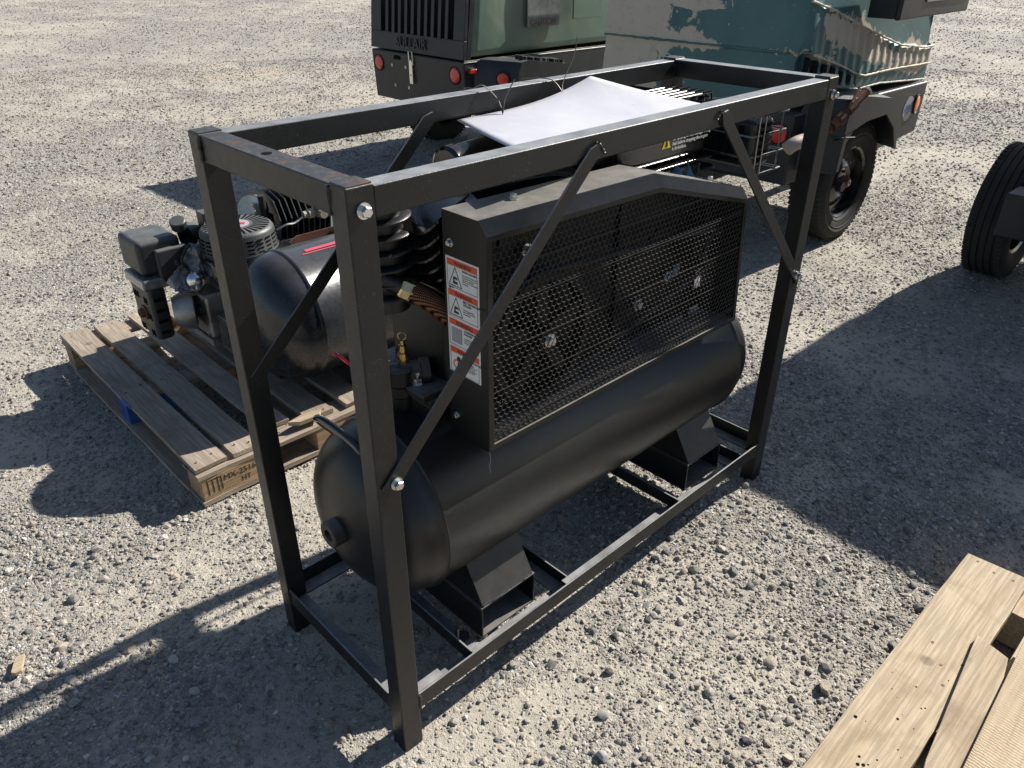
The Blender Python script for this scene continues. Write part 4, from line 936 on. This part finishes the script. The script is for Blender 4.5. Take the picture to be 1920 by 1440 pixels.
    mb = MB(); mb.tube(spline([(.47, 1.90, .60), (.43, 1.86, .60), (.40, 1.85, .56), (.42, 1.86, .52)], 6), .0055, 8); mb.build('fuel_hose', 'rubber', t)
    for (x, y, z) in ((.4335, 1.815, .26), (.4335, 1.965, .26), (.4335, 1.815, .405), (.4335, 1.965, .405)): MB().hexbolt((x, y, z), (-1, 0, 0), .006, .007, False).build('bolt', 'steel', t)
    for (x, y, z) in ((.54, 1.7185, .30), (.62, 1.7185, .26), (.70, 1.7185, .32), (.58, 1.7185, .46), (.74, 1.7185, .46)): MB().hexbolt((x, y, z), (0, -1, 0), .008, .009, False).build('bolt', 'steel', t)
    mb = MB(); mb.lathe((.64, 1.72, .36), (0, -1, 0), [(0, .07), (.02, .066), (.026, .05), (.026, .03), (.034, .028), (.034, 0)], 32); mb.build('side_cover', 'alu', t)
    mb = MB(); mb.lathe((.455, 1.95, .655), (-.3, -.4, 1), [(0, .0), (0, .030), (.03, .030), (.034, .026), (.034, 0)], 20); mb.build('filler_cap', 'plastic', t)
    # pump at the back: finned block, disc, fittings
    mb = MB()
    for k in range(10):
        x = .84+k*.026; mb.prism([(x, 2.16, .46), (x, 1.93, .46), (x, 1.90, .60), (x, 1.94, .675), (x, 2.02, .70), (x, 2.16, .67)], (.006, 0, 0))
    mb.box((.84, 1.95, .46), (1.08, 2.14, .62)); mb.build('pump_cylinder', 'cast', t, bevel=.001)
    mb = MB(); mb.lathe((.80, 2.02, .63), (-.8, -.45, .25), [(0, .0), (0, .062), (.03, .064), (.034, .060), (.034, .03), (.032, 0)], 36); mb.lathe((.755, 1.985, .645), (-.8, -.45, .25), [(0, .03), (.006, .028), (.006, 0)], 24); mb.build('filter_disc', 'steel', t)
    mb = MB(); mb.tube([(.805, 1.96, .60), (.80, 1.955, .705)], .014, 16); mb.build('breather_pipe', 'rubber', t)
    fit = MB(); c = Vector((1.0, 1.87, .615))
    fit.lathe(c-Vector((.07, 0, 0)), (1, 0, 0), [(0, 0), (0, .014), (.02, .014), (.021, .020), (.045, .020), (.046, .013), (.06, .013), (.061, .024), (.085, .024), (.086, .013), (.11, .013), (.111, .02), (.15, .02), (.15, 0)], 10)
    fit.lathe(c, (0, -.2, 1), [(0, .014), (.02, .014), (.021, .020), (.036, .020), (.037, .010), (.05, .010), (.05, 0)], 8); fit.lathe(c, (0, -1, 0), [(0, .014), (.028, .014), (.029, .019), (.05, .019), (.05, 0)], 8)
    fit.tube(spline([c+Vector((.07, 0, 0)), c+Vector((.11, -.005, .0)), c+Vector((.135, -.01, -.03)), c+Vector((.14, -.01, -.08))], 5), .016, 12)
    fit.build('brass_fittings', 'beigepipe', t, smooth=25)['label'] = 'dusty grey pipe fittings'
    mb = MB(); mb.tube(spline([(.93, 1.87, .61), (.88, 1.86, .595), (.84, 1.85, .60), (.80, 1.86, .585)], 6), .004, 8); mb.build('pilot_tube', 'steel', t)
old_compressor()

# ---------------------------------------------------------------- right pallet and loose slats
def right_pallet():
    t = thing('wooden_pallet', (.9, -1.0, 0), 'pale new pallet board and deck lying at the bottom right corner', 'pallet', 'wooden pallets')
    zt = .142
    mb = MB(); n = 24; v = []; r = random.Random(3)
    for k in range(n+1):
        x = .10+(1.437-.10)*k/n; e0 = r.gauss(0, .0012); e1 = r.gauss(0, .001)
        if k == n: x0_, x1_ = x-.006, x+.004
        else: x0_ = x1_ = x
        yo = -.668+e0*.6; yi = -.822+e1
        for (xx, yy, zz) in ((x0_, yo, zt-.034), (x1_, yi, zt-.034), (x1_, yi, zt), (x0_, yo, zt)): v.append((xx, yy, zz))
    mb.add(v, [((j*4+i), (j+1)*4+i, (j+1)*4+(i+1) % 4, j*4+(i+1) % 4) for j in range(n) for i in range(4)]+[(0, 1, 2, 3), (n*4+3, n*4+2, n*4+1, n*4)])
    mb.build('deck_board', 'newwood', t, smooth=0, bevel=.0015)
    board('deck_board', (.10, -.995, zt-.020), (1.425, -.868, zt-.001), 'newwood', t, 0, 13); board('deck_board', (.10, -1.16, zt-.020), (1.42, -1.04, zt-.001), 'newwood', t, 0, 14)
    for k, (xa, xb) in enumerate(((.15, .26), (.72, .83), (1.325, 1.43))):
        mb = MB(); mb.box((xa, -1.30, .002), (xb, -.674, zt-.0345)); mb.build('stringer', 'newwood', t, bevel=.002)
    for (x, y) in ((1.415, -.70), (1.40, -.745), (1.405, -.79), (1.04, -.725), (.985, -.765), (.93, -.79), (1.02, -.80)): q = MB(); q.cyl((x, y, zt-.001), (x, y, zt+.0008), .0036, 12); q.build('nail_head', 'rust', t)
    hd = MB(); r = random.Random(9)
    for k in range(20):
        x = r.uniform(.60, 1.0); y = r.uniform(-.80, -.69); q = r.uniform(.0009, .0026)*(1.6 if r.random() < .15 else 1); hd.lathe((x, y, zt-.0005), (0, 0, 1), [(.001, q), (.0012, q*.8), (.0012, 0)], 8)
    hd.build('nail_holes', 'darkhole', t)
right_pallet()
def slat(label, P, th, z, mat='sawn'):
    mb = MB(); mb.prism([(x, y, z) for x, y in P], (0, 0, th)); o = mb.build('loose_slat', mat, smooth=0, bevel=.0015)
    tag(o, label, 'wooden slat', 'loose slats lying on the right pallet')
slat('narrow rough slat lying askew on the right pallet, left of the two loose slats', [(1.122, -.792), (1.100, -.868), (.20, -1.02), (.20, -.945), (.70, -.838)], .016, .1435, 'newwood')
slat('loose slat with saw ripples in the bottom right corner, on the right pallet', [(1.16, -.877), (1.15, -1.02), (.20, -1.02), (.20, -.955), (.56, -.905)], .016, .1603)

# ---------------------------------------------------------------- trailer compressors
def tyre(mb_name, parent, cx, cyo, sgn, r=.345, w=.215, mat='tyre', up=0):
    # cyo: y of the outer side wall; the wheel extends inwards (+sgn)
    cz = r-.006+up; c = Vector((cx, cyo, cz)); d = Vector((0, sgn, 0))
    rim = .205
    prof = [(.030, rim), (.016, rim+.010), (.010, rim+.020), (.012, rim+.024), (.006, rim+.04), (.003, rim+.058), (.000, rim+.060), (.000, rim+.064), (.002, rim+.066), (.0, rim+.08), (-.002, rim+.082), (-.002, rim+.086), (.006, r-.035), (.018, r-.012), (.030, r-.004), (.040, r)]
    g = .006
    for k in range(4):
        y = .055+k*(w-.11)/3; prof += [(y-.005, r), (y-.004, r-g), (y+.004, r-g), (y+.005, r)]
    prof += [(w-.040, r), (w-.030, r-.004), (w-.018, r-.012), (w-.006, r-.035), (w, rim+.075), (w-.006, rim+.04), (w-.016, rim+.012), (w-.030, rim)]
    wh = bpy.data.objects.new(mb_name, None); COL.objects.link(wh); wh.parent = parent; wh.location = c-world_loc(parent)
    mb = MB(); mb.lathe(c, d, prof, 72)
    for k in range(72):    # tread sipes as raised shoulder lugs
        a = 2*math.pi*k/72; u = Vector((math.cos(a), 0, math.sin(a))); s = Vector((-u.z, 0, u.x))
        for y in (.028, w-.028): mb.obox(c+d*y+u*(r-.003), d*.012, s*.0085, u*.0055)
    mb.build('tyre', mat, wh, smooth=40)
    mb = MB(); mb.lathe(c, d, [(.022, rim+.004), (.020, rim), (.030, rim-.012), (.075, rim-.018), (.085, rim-.05), (.060, .115), (.050, .09), (.062, .075), (.052, .05), (.052, 0)], 48)
    mb.lathe(c, d, [(w-.022, rim+.004), (w-.03, rim-.012), (.105, rim-.02), (.095, .10), (.095, 0)], 48)
    rm = mb.build('rim', 'gloss', wh, smooth=40)
    for k in range(5):
        a = 2*math.pi*k/5+.3; MB().hexbolt(c+d*.056+Vector((math.cos(a)*.060, 0, math.sin(a)*.060)), -d, .010, .012, False).build('lug_nut', 'rust', rm)
    mb = MB(); mb.lathe(c+d*.052, -d, [(0, .038), (.006, .034), (.036, .030), (.041, .026), (.041, 0)], 28); mb.build('hub_cap', 'rust', rm)
    mb = MB(); mb.lathe(c+d*.052-d*.042, -d, [(0, .018), (.004, .018), (.004, .010), (.0, .010)], 20); mb.build('hub_ring', 'steel', rm)
    return wh
def round_lamp(c, d, r, mat, parent, name='tail_lamp'):
    c = Vector(c); d = Vector(d).normalized(); mb = MB(); mb.lathe(c, d, [(0, r*1.25), (.006, r*1.25), (.008, r*1.18), (.002, r*1.08), (.002, r)], 36); h = mb.build(name, 'rubber', parent)
    mb = MB(); mb.lathe(c, d, [(.004, r*1.04), (.007, r), (.0095, r*.7), (.0105, 0)], 36); mb.build('lens', mat, h, smooth=60)
def fender(parent, y_out, y_in, dx, dz=0, mat='tplastic'):
    # moulded mud guard: outer arch plate, top skin and a rear wall slanting back to the body
    sg = 1 if y_in > y_out else -1
    O = [(.285, .50), (.300, .80), (.335, .872), (.40, .882), (.82, .822), (.92, .775), (1.0, .63), (1.04, .515)]
    I = [(.085, .53), (.100, .82), (.150, .885), (.25, .890), (.82, .850), (.94, .80), (1.03, .65), (1.07, .53)]
    inn = [(1.015, .515), (.935, .642), (.79, .738), (.54, .733), (.395, .706), (.335, .646), (.315, .50)]
    O = [(x, z+dz*(z > .6)) for x, z in O]; I = [(x, z+dz*(z > .6)) for x, z in I]; inn = [(x, z+dz*(z > .6)) for x, z in inn]
    mb = MB(); mb.prism([(dx+x, y_out, z) for x, z in O+inn], (0, sg*.012, 0))
    n = len(O); v = []; th = .012
    for (x, z), (xi, zi) in zip(O, I): v += [(dx+x, y_out+sg*.003, z-.001), (dx+xi, y_in, zi)]
    for (x, z), (xi, zi) in zip(O, I): v += [(dx+x+th*.5, y_out+sg*.003, z-th), (dx+xi+th*.5, y_in, zi-th)]
    f = [(2*i, 2*i+1, 2*i+3, 2*i+2) for i in range(n-1)]+[(2*n+2*i, 2*n+2*i+2, 2*n+2*i+3, 2*n+2*i+1) for i in range(n-1)]
    f += [(0, 2*n, 2*n+1, 1), (2*n-2, 2*n-1, 4*n-1, 4*n-2)]+[(2*i, 2*i+2, 2*n+2*i+2, 2*n+2*i) for i in range(n-1)]
    if sg > 0: f = [q[::-1] for q in f]
    mb.add(v, f)
    return mb.build('fender', mat, parent, smooth=30, bevel=.010, seg=3)

def chassis(t, X, y0, y1, L=1.72):
    # lower body with a sloped underside at the rear
    s = 1 if y1 > y0 else -1; ya, yb = min(y0, y1), max(y0, y1)
    mb = MB(); mb.prism([(X+.02, ya, .445), (X, ya, .815), (X+L, ya, .80), (X+L-.02, ya, .49), (X+.9, ya, .44)], (0, yb-ya, 0))
    lower = mb.build('lower_body', 'tplastic', t, bevel=.012, seg=3)
    mb = MB(); mb.box((X+.30, (ya+yb)/2-.04, .30), (X+3.0, (ya+yb)/2+.04, .38)); mb.cyl((X+.63, ya-.06, .335), (X+.63, yb+.06, .335), .03, 16)
    mb.box((X+.55, ya+.05, .30), (X+.72, yb-.05, .46)); mb.build('axle_and_drawbar', 'tplastic', t, bevel=.004)
    return lower

def trailer_olive():
    X, y0, y1 = 3.30, 3.62, 4.775; t = thing('compressor_trailer', (4.1, 4.2, 0), 'towable compressor trailer with olive green side and slotted black rear grille, at the upper left', 'trailer', 'towable compressor trailers')
    low = chassis(t, X, y0, y1, 2.2)
    # rear hood frame: panel with recessed slots between bars
    zt = 1.50; za = .828; lean = .10
    def px(z): return X+lean*(z-za)
    # side slabs of the panel
    ysl, ysr = 4.640, 3.742; zl = .955
    mb = MB()
    mb.prism([(px(za), y0+.0, za), (px(zl), y0, zl), (px(zl)+.03, y0, zl), (px(za)+.03, y0, za)], (0, y1-y0, 0))
    mb.prism([(px(zl), y0, zl), (px(zt), y0, zt), (px(zt)+.03, y0, zt), (px(zl)+.03, y0, zl)], (0, ysr-y0, 0))
    mb.prism([(px(zl), ysl, zl), (px(zt), ysl, zt), (px(zt)+.03, ysl, zt), (px(zl)+.03, ysl, zl)], (0, y1-ysl, 0))
    gp = mb.build('rear_grille', 'tplastic', t, bevel=.004)
    n = 11; p = (ysl-ysr)/n
    mb0 = None
    for k in range(n-1):
        y = ysr+p*(k+1)-p*.22; mb = MB(); mb.prism([(px(zl)-.001, y, zl-.002), (px(zt-.06)-.001, y, zt-.06), (px(zt-.06)+.075, y, zt-.06), (px(zl)+.075, y, zl-.002)], (0, p*.44, 0)); mb.build('grille_bar', 'tplastic', gp, bevel=.003)
    mb = MB(); mb.box((X+.16, ysr-.01, zl-.01), (X+.17, ysl+.01, 1.46)); mb.box((X+.13, 4.05, 1.0), (X+.159, 4.30, 1.4)); mb.build('radiator', 'darkhole', t)
    mb = MB(); mb.prism([(px(zt-.05), y0+.02, zt-.05), (X+2.18, y0+.02, zt-.05), (X+2.14, y0+.02, zt+.02), (px(zt)+.06, y0+.02, zt+.02)], (0, y1-y0-.04, 0)); mb.build('roof', 'tplastic', t, bevel=.03, seg=4)
    # corner pillar then the green side
    mb = MB(); mb.prism([(px(za)+.031, y0+.001, za), (X+.0+lean*.5+.06, y0+.0, 1.45), (X+.13+lean*.3, y0, 1.45), (X+.075, y0, za)], (0, .03, 0)); mb.build('corner_pillar', 'tplastic', t, bevel=.004)
    text('SULLAIR', .105, (X-.0015, 4.43, .86), (0, -1, 0), (0, 0, 1), 'tplastic', gp, depth=.003, bold=.001)
    mb = MB(); nx, nz = 30, 14; v = []
    for i in range(nx+1):
        for j in range(nz+1):
            u, w = i/nx, j/nz; x = X+.080+(2.10)*u+.06*w*(1-u); z = .845+.62*w
            bulge = .02*math.sin(math.pi*min(1, w*.9+.05))*math.sin(math.pi*min(1, .15+u))
            dent = .012*math.exp(-(((u-.18)/.05)**2+((w-.45)/.25)**2))
            v.append((x, y0-bulge*.6+dent+.01, z))
    mb.add(v, [(i*(nz+1)+j, (i+1)*(nz+1)+j, (i+1)*(nz+1)+j+1, i*(nz+1)+j+1) for i in range(nx) for j in range(nz)])
    o = mb.build('side_panel', 'green', t, smooth=60); s = o.modifiers.new('thickness', 'SOLIDIFY'); s.thickness = .02; s.offset = -1
    mb = MB(); mb.box((X+.04, y0+.035, .82), (X+2.15, y1-.035, 1.46)); mb.build('inner_body', 'darkhole', t)
    # faded label patch and small hatch on the side
    M['fadedpatch'] = coat('faded_label_patch', (.15,.165,.145), .6, bump=.0006, bsc=120, var=.5)
    M['brownprint'] = coat('faded_brown_lettering', (.13,.085,.07), .6, bump=.001, bsc=90, var=.4)
    yy = y0-.0225
    mb = MB(); mb.box((X+.63, yy, 1.005), (X+.985, yy+.01, 1.35)); lp = mb.build('faded_label', 'fadedpatch', t)
    text('CAUTION', .062, (X+.655, yy-.001, 1.018), (1, 0, 0), (0, 0, 1), 'brownprint', lp, depth=.0008, bold=.003)
    mb = MB(); mb.box((X+1.06, yy-.075, 1.045), (X+1.40, yy-.06, 1.40)); mb.build('side_hatch', 'green', t, bevel=.004)
    # lamps, latch
    for y in (3.725, 4.685): round_lamp((X+.006, y, .715), (-1, 0, 0), .052, 'redlens', low)
    mb = MB(); mb.box((X-.012, 4.222, .60), (X-.006, 4.262, .765)); mb.box((X-.010, 4.232, .76), (X+.004, 4.252, .775)); la = mb.build('latch', 'zinc', low, bevel=.001)
    mb = MB(); mb.tube([(X-.006, 4.262, .74), (X-.010, 4.262, .835), (X-.010, 4.215, .835), (X-.006, 4.215, .74)], .005, 8); mb.build('latch_loop', 'zinc', la)
    mb = MB(); mb.cyl((X-.0125, 4.242, .665), (X-.013, 4.242, .665), .006, 12); mb.build('keyhole', 'darkhole', la)
    mb = MB()
    for (y, z) in ((4.455, .775), (4.425, .778), (4.40, .775)): mb.cyl((X-.001, y, z), (X+.001, y, z), .017, 14)
    mb.build('cable_holes', 'darkhole', low)
    mb = MB()
    for (y, z) in ((4.50, .70), (4.32, .70), (4.48, .55), (4.30, .55)): mb.box((X-.001+(.8-z)*.05, y, z), (X+.004+(.8-z)*.05, y+.02, z+.022))
    mb.build('square_rivets', 'steel', low)
    # SULLAIR fender with its side lamp, clearance lamp, white trim line
    f = fender(t, 3.35, y0+.01, X, -.06)
    text('SULLAIR', .165, (X+.375, 3.385, .826), (.99, 0, -.138), (.12, 1, .03), 'tplastic', f, depth=.02, bold=.004, sx=.72)
    round_lamp((X+.218, 3.435, .70), (-.80, -.60, 0), .042, 'redlens', f)
    mb = MB(); mb.box((X+.045, y0-.03, .735), (X+.11, y0+.002, .765)); cl = mb.build('clearance_lamp', 'redlens', t, bevel=.004)
    mb = MB(); mb.box((X+.05, y0-.028, .766), (X+.10, y0+.001, .772)); mb.build('lamp_bracket', 'zinc', cl)
    mb = MB(); mb.beam((X+.01, y0-.003, .821), (X+2.18, y0-.003, .808), .004, .006); mb.build('trim_line', 'lip', t)
    for yo, sg in ((3.56, 1), (4.86, -1)): tyre('wheel', t, X+.66, yo, sg)
trailer_olive()

def camo_shell(t, X, y0, y1):
    # plan outline from far rear corner round the near rear corner along the near side; height rows
    rc = .16; pts = []; 
    for k in range(12): pts.append((X, y1-(y1-y0-rc)*k/12, (1, 0)))
    for k in range(9):
        a = math.pi/2*k/8; pts.append((X+rc-rc*math.cos(a), y0+rc-rc*math.sin(a), (math.cos(a), math.sin(a))))
    xe = X+1.72; nS = 150
    for k in range(1, nS+1): pts.append((X+rc+(xe-X-rc)*k/nS, y0, (0, 1)))
    for k in range(1, 7): a = math.pi/2*k/6; pts.append((xe+.05*math.sin(a), y0+.05*(1-math.cos(a)), (-math.sin(a), math.cos(a))))
    for k in range(1, 5): pts.append((xe+.05, y0+.05+(y1-y0-.05)*k/4, (-1, 0)))
    r3 = [(3.0, .915), (3.3, .915), (3.7, .90), (4.02, .862), (4.29, .864), (4.6, .842), (5.1, .81)]
    r1 = [(3.0, 1.105), (3.3, 1.105), (3.4, 1.10), (3.56, 1.059), (3.76, 1.01), (3.98, .945), (4.08, .925), (4.4, .927), (5.1, .908)]
    r4 = [(3.0, 1.50), (3.3, 1.40), (3.365, 1.341), (3.665, 1.274), (4.07, 1.162), (4.525, 1.051), (4.89, 1.011), (5.1, 1.008)]
    def f(tab, x): return float(np.interp(x, [p[0] for p in tab], [p[1] for p in tab]))
    zs = [('b', 0)]; H = 1.56; nz = 46
    v = []; peel = []; n = len(pts)
    def col(x, y, nx_, ny_, side):
        zb = f(r3, x) if side else .835; z1 = f(r1, x) if side else 1.095; z4 = f(r4, x) if side else 1.62
        out = []
        for j in range(nz+1):
            w = j/nz; z = zb+(H-zb)*w
            off = 0
            if z < z1: off -= .018                      # band under the lower ridge sits back
            if side:
                k = max(0, min(1, (x-3.46)/.12))
                ph = (x-.10*(z-1))/.098*2*math.pi
                if z < z4 and z > z1: off -= .008*k*(.5-.5*math.cos(ph))
                if z > z4: off -= .03*k
                # louvre openings below the lower ridge
                if z < z1 and 3.36 < x < 4.02:
                    fr = ((x-3.36)/.103) % 1
                    if fr < .50 and z > zb+.025: off -= .05
                    else: off += .012
            lean = .10*max(0, z-.9)
            out.append((x-nx_*(off-lean), y-ny_*(off-lean), z))
        return out
    for (x, y, (nx_, ny_)) in pts:
        side = ny_ > .75 or x > X+.3
        for (a, b, z) in col(x, y, nx_, ny_, side):
            v.append((a, b, z)); z1 = f(r1, x); z4 = f(r4, x)
            if not side:
                p = .39+.55*max(0, (y-(y0+.62))/.5)*(1 if z > 0 else 0)+.35*math.exp(-((z-1.10)/.035)**2)-(.15 if y < y0+.5 else 0)+.4*(1 if (1.265 < z and y0+.40 < y < y0+.78) else 0)
            else:
                p = .36+.28*math.exp(-((z-z1)/.018)**2)+.80*max(0, min(1, (x-3.45)/.2))*math.exp(-((z-(z4-.07))/.085)**2)*(.80+.20*math.sin(x*9.5))-(.06 if z < z1 else 0)+(.14 if z > z4 else 0)
            peel.append(max(0, min(1, p)))
    m = nz+1; fs = [(i*m+j, i*m+j+1, (i+1)*m+j+1, (i+1)*m+j)[::-1] for i in range(n-1) for j in range(nz)]
    fs.append(tuple(i*m+nz for i in range(n))[::-1]); fs.append(tuple(i*m for i in range(n)))
    mb = MB(); mb.add(v, fs); o = mb.build('shell', 'peel', t, smooth=40)
    a = o.data.attributes.new('peel', 'FLOAT', 'POINT'); a.data.foreach_set('value', np.array(peel, dtype=np.float32))
    # dark louvre openings
    mb = MB()
    for k in range(6):
        x = 3.36+.103*k+.002; z1 = f(r1, x+.05)-.022; zb = f(r3, x)+.030; mb = MB(); mb.prism([(x, y0+.008, zb), (x+.05, y0+.008, zb), (x+.05, y0+.008, z1), (x, y0+.008, z1+.01)], (0, .006, 0)); mb.build('louvre_opening', 'darkhole', o, smooth=0)
    # ragged ridges
    rr = random.Random(6)
    def ridge(tab, xa, xb, r, yo=.004, nseg=70):
        P = [Vector((x, y0-yo+.10*max(0, f(tab, x)-.9)+rr.gauss(0, .0006), f(tab, x)+rr.gauss(0, .0007))) for x in np.linspace(xa, xb, nseg)]
        MB().tube(P, [r*rr.uniform(.75, 1.25) for _ in P], 8).build('raised_ridge', 'lip', o)
    ridge(r1, 3.46, 5.03, .0055); ridge(r4, 3.40, 5.03, .006); ridge(r3, 3.9, 5.03, .005)
    P = [Vector((X-.002+.1*.2, y, 1.10+rr.gauss(0, .001))) for y in np.linspace(y0+.16, y1, 40)]; MB().tube(P, [.006*rr.uniform(.7, 1.3) for _ in P], 8).build('raised_ridge', 'peel', o)
    return o

def trailer_camo():
    X, y0, y1 = 3.30, 1.03, 2.33; t = thing('compressor_trailer', (4.1, 1.6, 0), 'towable compressor trailer with peeling teal and beige camouflage paint, behind the black frame', 'trailer', 'towable compressor trailers')
    low = chassis(t, X, y0-.02, y1)
    camo_shell(t, X+.01, y0, y1)
    round_lamp((X+.004, y0+.055, .712), (-1, -.1, 0), .046, 'redlens', low); round_lamp((X+.006, y1-.1, .715), (-1, 0, 0), .052, 'redlens', low)
    round_lamp((X+1.60, y0-.024, .675), (.1, -1, 0), .048, 'amberlens', low, 'side_marker_lamp')
    mb = MB(); mb.lathe((X+1.49, y0-.021, .66), (0, -1, 0), [(0, .075), (.001, .075), (.001, 0)], 40); st = mb.build('round_sticker', 'grey', low)
    text('49', .08, (X+1.43, y0-.0225, .63), (1, 0, 0), (0, 0, 1), 'bluelabel', st, depth=.0004, bold=.003)
    fender(t, .86, y0, X+.0)
    for yo, sg in ((.935, 1), (2.42, -1)): tyre('wheel', t, X+.685, yo, sg, up=.012)
    # air outlet manifold with ball valve
    P = [Vector(p) for p in ((3.20, .97, .668), (3.235, .955, .690), (3.30, .94, .70), (3.44, .92, .752), (3.62, .90, .760))]
    mb = MB(); mb.tube(spline(P[:3], 5), .036, 20); pe = mb.build('pipe_elbow', 'beigepipe', t)
    mb = MB(); mb.tube([P[2], P[4]], .030, 20); mb.build('outlet_pipe', 'rust', t)
    a = Vector((3.50, .90, .745)); b = Vector((3.74, .86, .895)); d = (b-a).normalized(); mb = MB()
    mb.lathe(a, d, [(0, .028), (.05, .028), (.051, .036), (.09, .036), (.091, .022), (.13, .022), (.131, .032), (.19, .032), (.191, .024), (.29, .024), (.29, .014), (.28, .014)], 10); vb = mb.build('ball_valve', 'rust', t, smooth=25)
    mb = MB(); mb.lathe(b+d*.005, d, [(0, .024), (.014, .024), (.014, .014), (.0, .012), (0, 0)], 20); mb.build('valve_end', 'lip', vb)
    mb = MB(); mb.beam((3.60, .86, .86), (3.66, .86, .93), .03, .006, (0, 1, 0)); mb.beam((3.60, .88, .80), (3.60, .86, .87), .012, .012); mb.build('valve_handle', 'rust', vb, bevel=.003)
    mb = MB(); mb.tube([(3.55, .88, .67), (3.66, .84, .72)], .004, 6); mb.tube([(3.52, .88, .69), (3.68, .84, .675)], .004, 6); mb.build('safety_clips', 'rubber', t)
    # open control panel sticking out of the side near the top
    mb = MB(); mb.box((3.96, .86, 1.225), (4.92, .89, 1.60)); pn = mb.build('control_panel_door', 'tplastic', t, bevel=.01, seg=3)
    mb = MB(); mb.box((4.26, .853, 1.30), (4.86, .8595, 1.60)); mb.build('panel_window', 'grey', pn, bevel=.003)
    mb = MB(); mb.box((3.97, .8905, 1.23), (4.40, 1.04, 1.60)); mb.build('panel_recess', 'tplastic', pn, bevel=.006)
trailer_camo()

def trailer_right():
    X, y0, y1 = 3.62, -.10, -1.25; t = thing('compressor_trailer', (4.2, -.5, 0), 'towable trailer cut off by the right edge, only its dusty tyre in view', 'trailer', 'towable compressor trailers')
    chassis(t, X, y0, y1)
    mb = MB(); mb.prism([(X, .04, .85), (X+.06, .04, 1.68), (X+.16, .04, 1.74), (X+1.60, .04, 1.74), (X+1.72, .04, .84)], (0, -1.34, 0)); mb.build('hood', 'tplastic', t, bevel=.03, seg=3)
    mb = MB(); mb.box((X-.02, y0-.05, .35), (X+.16, .035, .56)); mb.build('support_box', 'tplastic', t, bevel=.01, seg=3)
    tyre('wheel', t, 4.13, .225, -1); tyre('wheel', t, 4.15, y1-.15, 1)
trailer_right()
print('objects', len(bpy.data.objects))
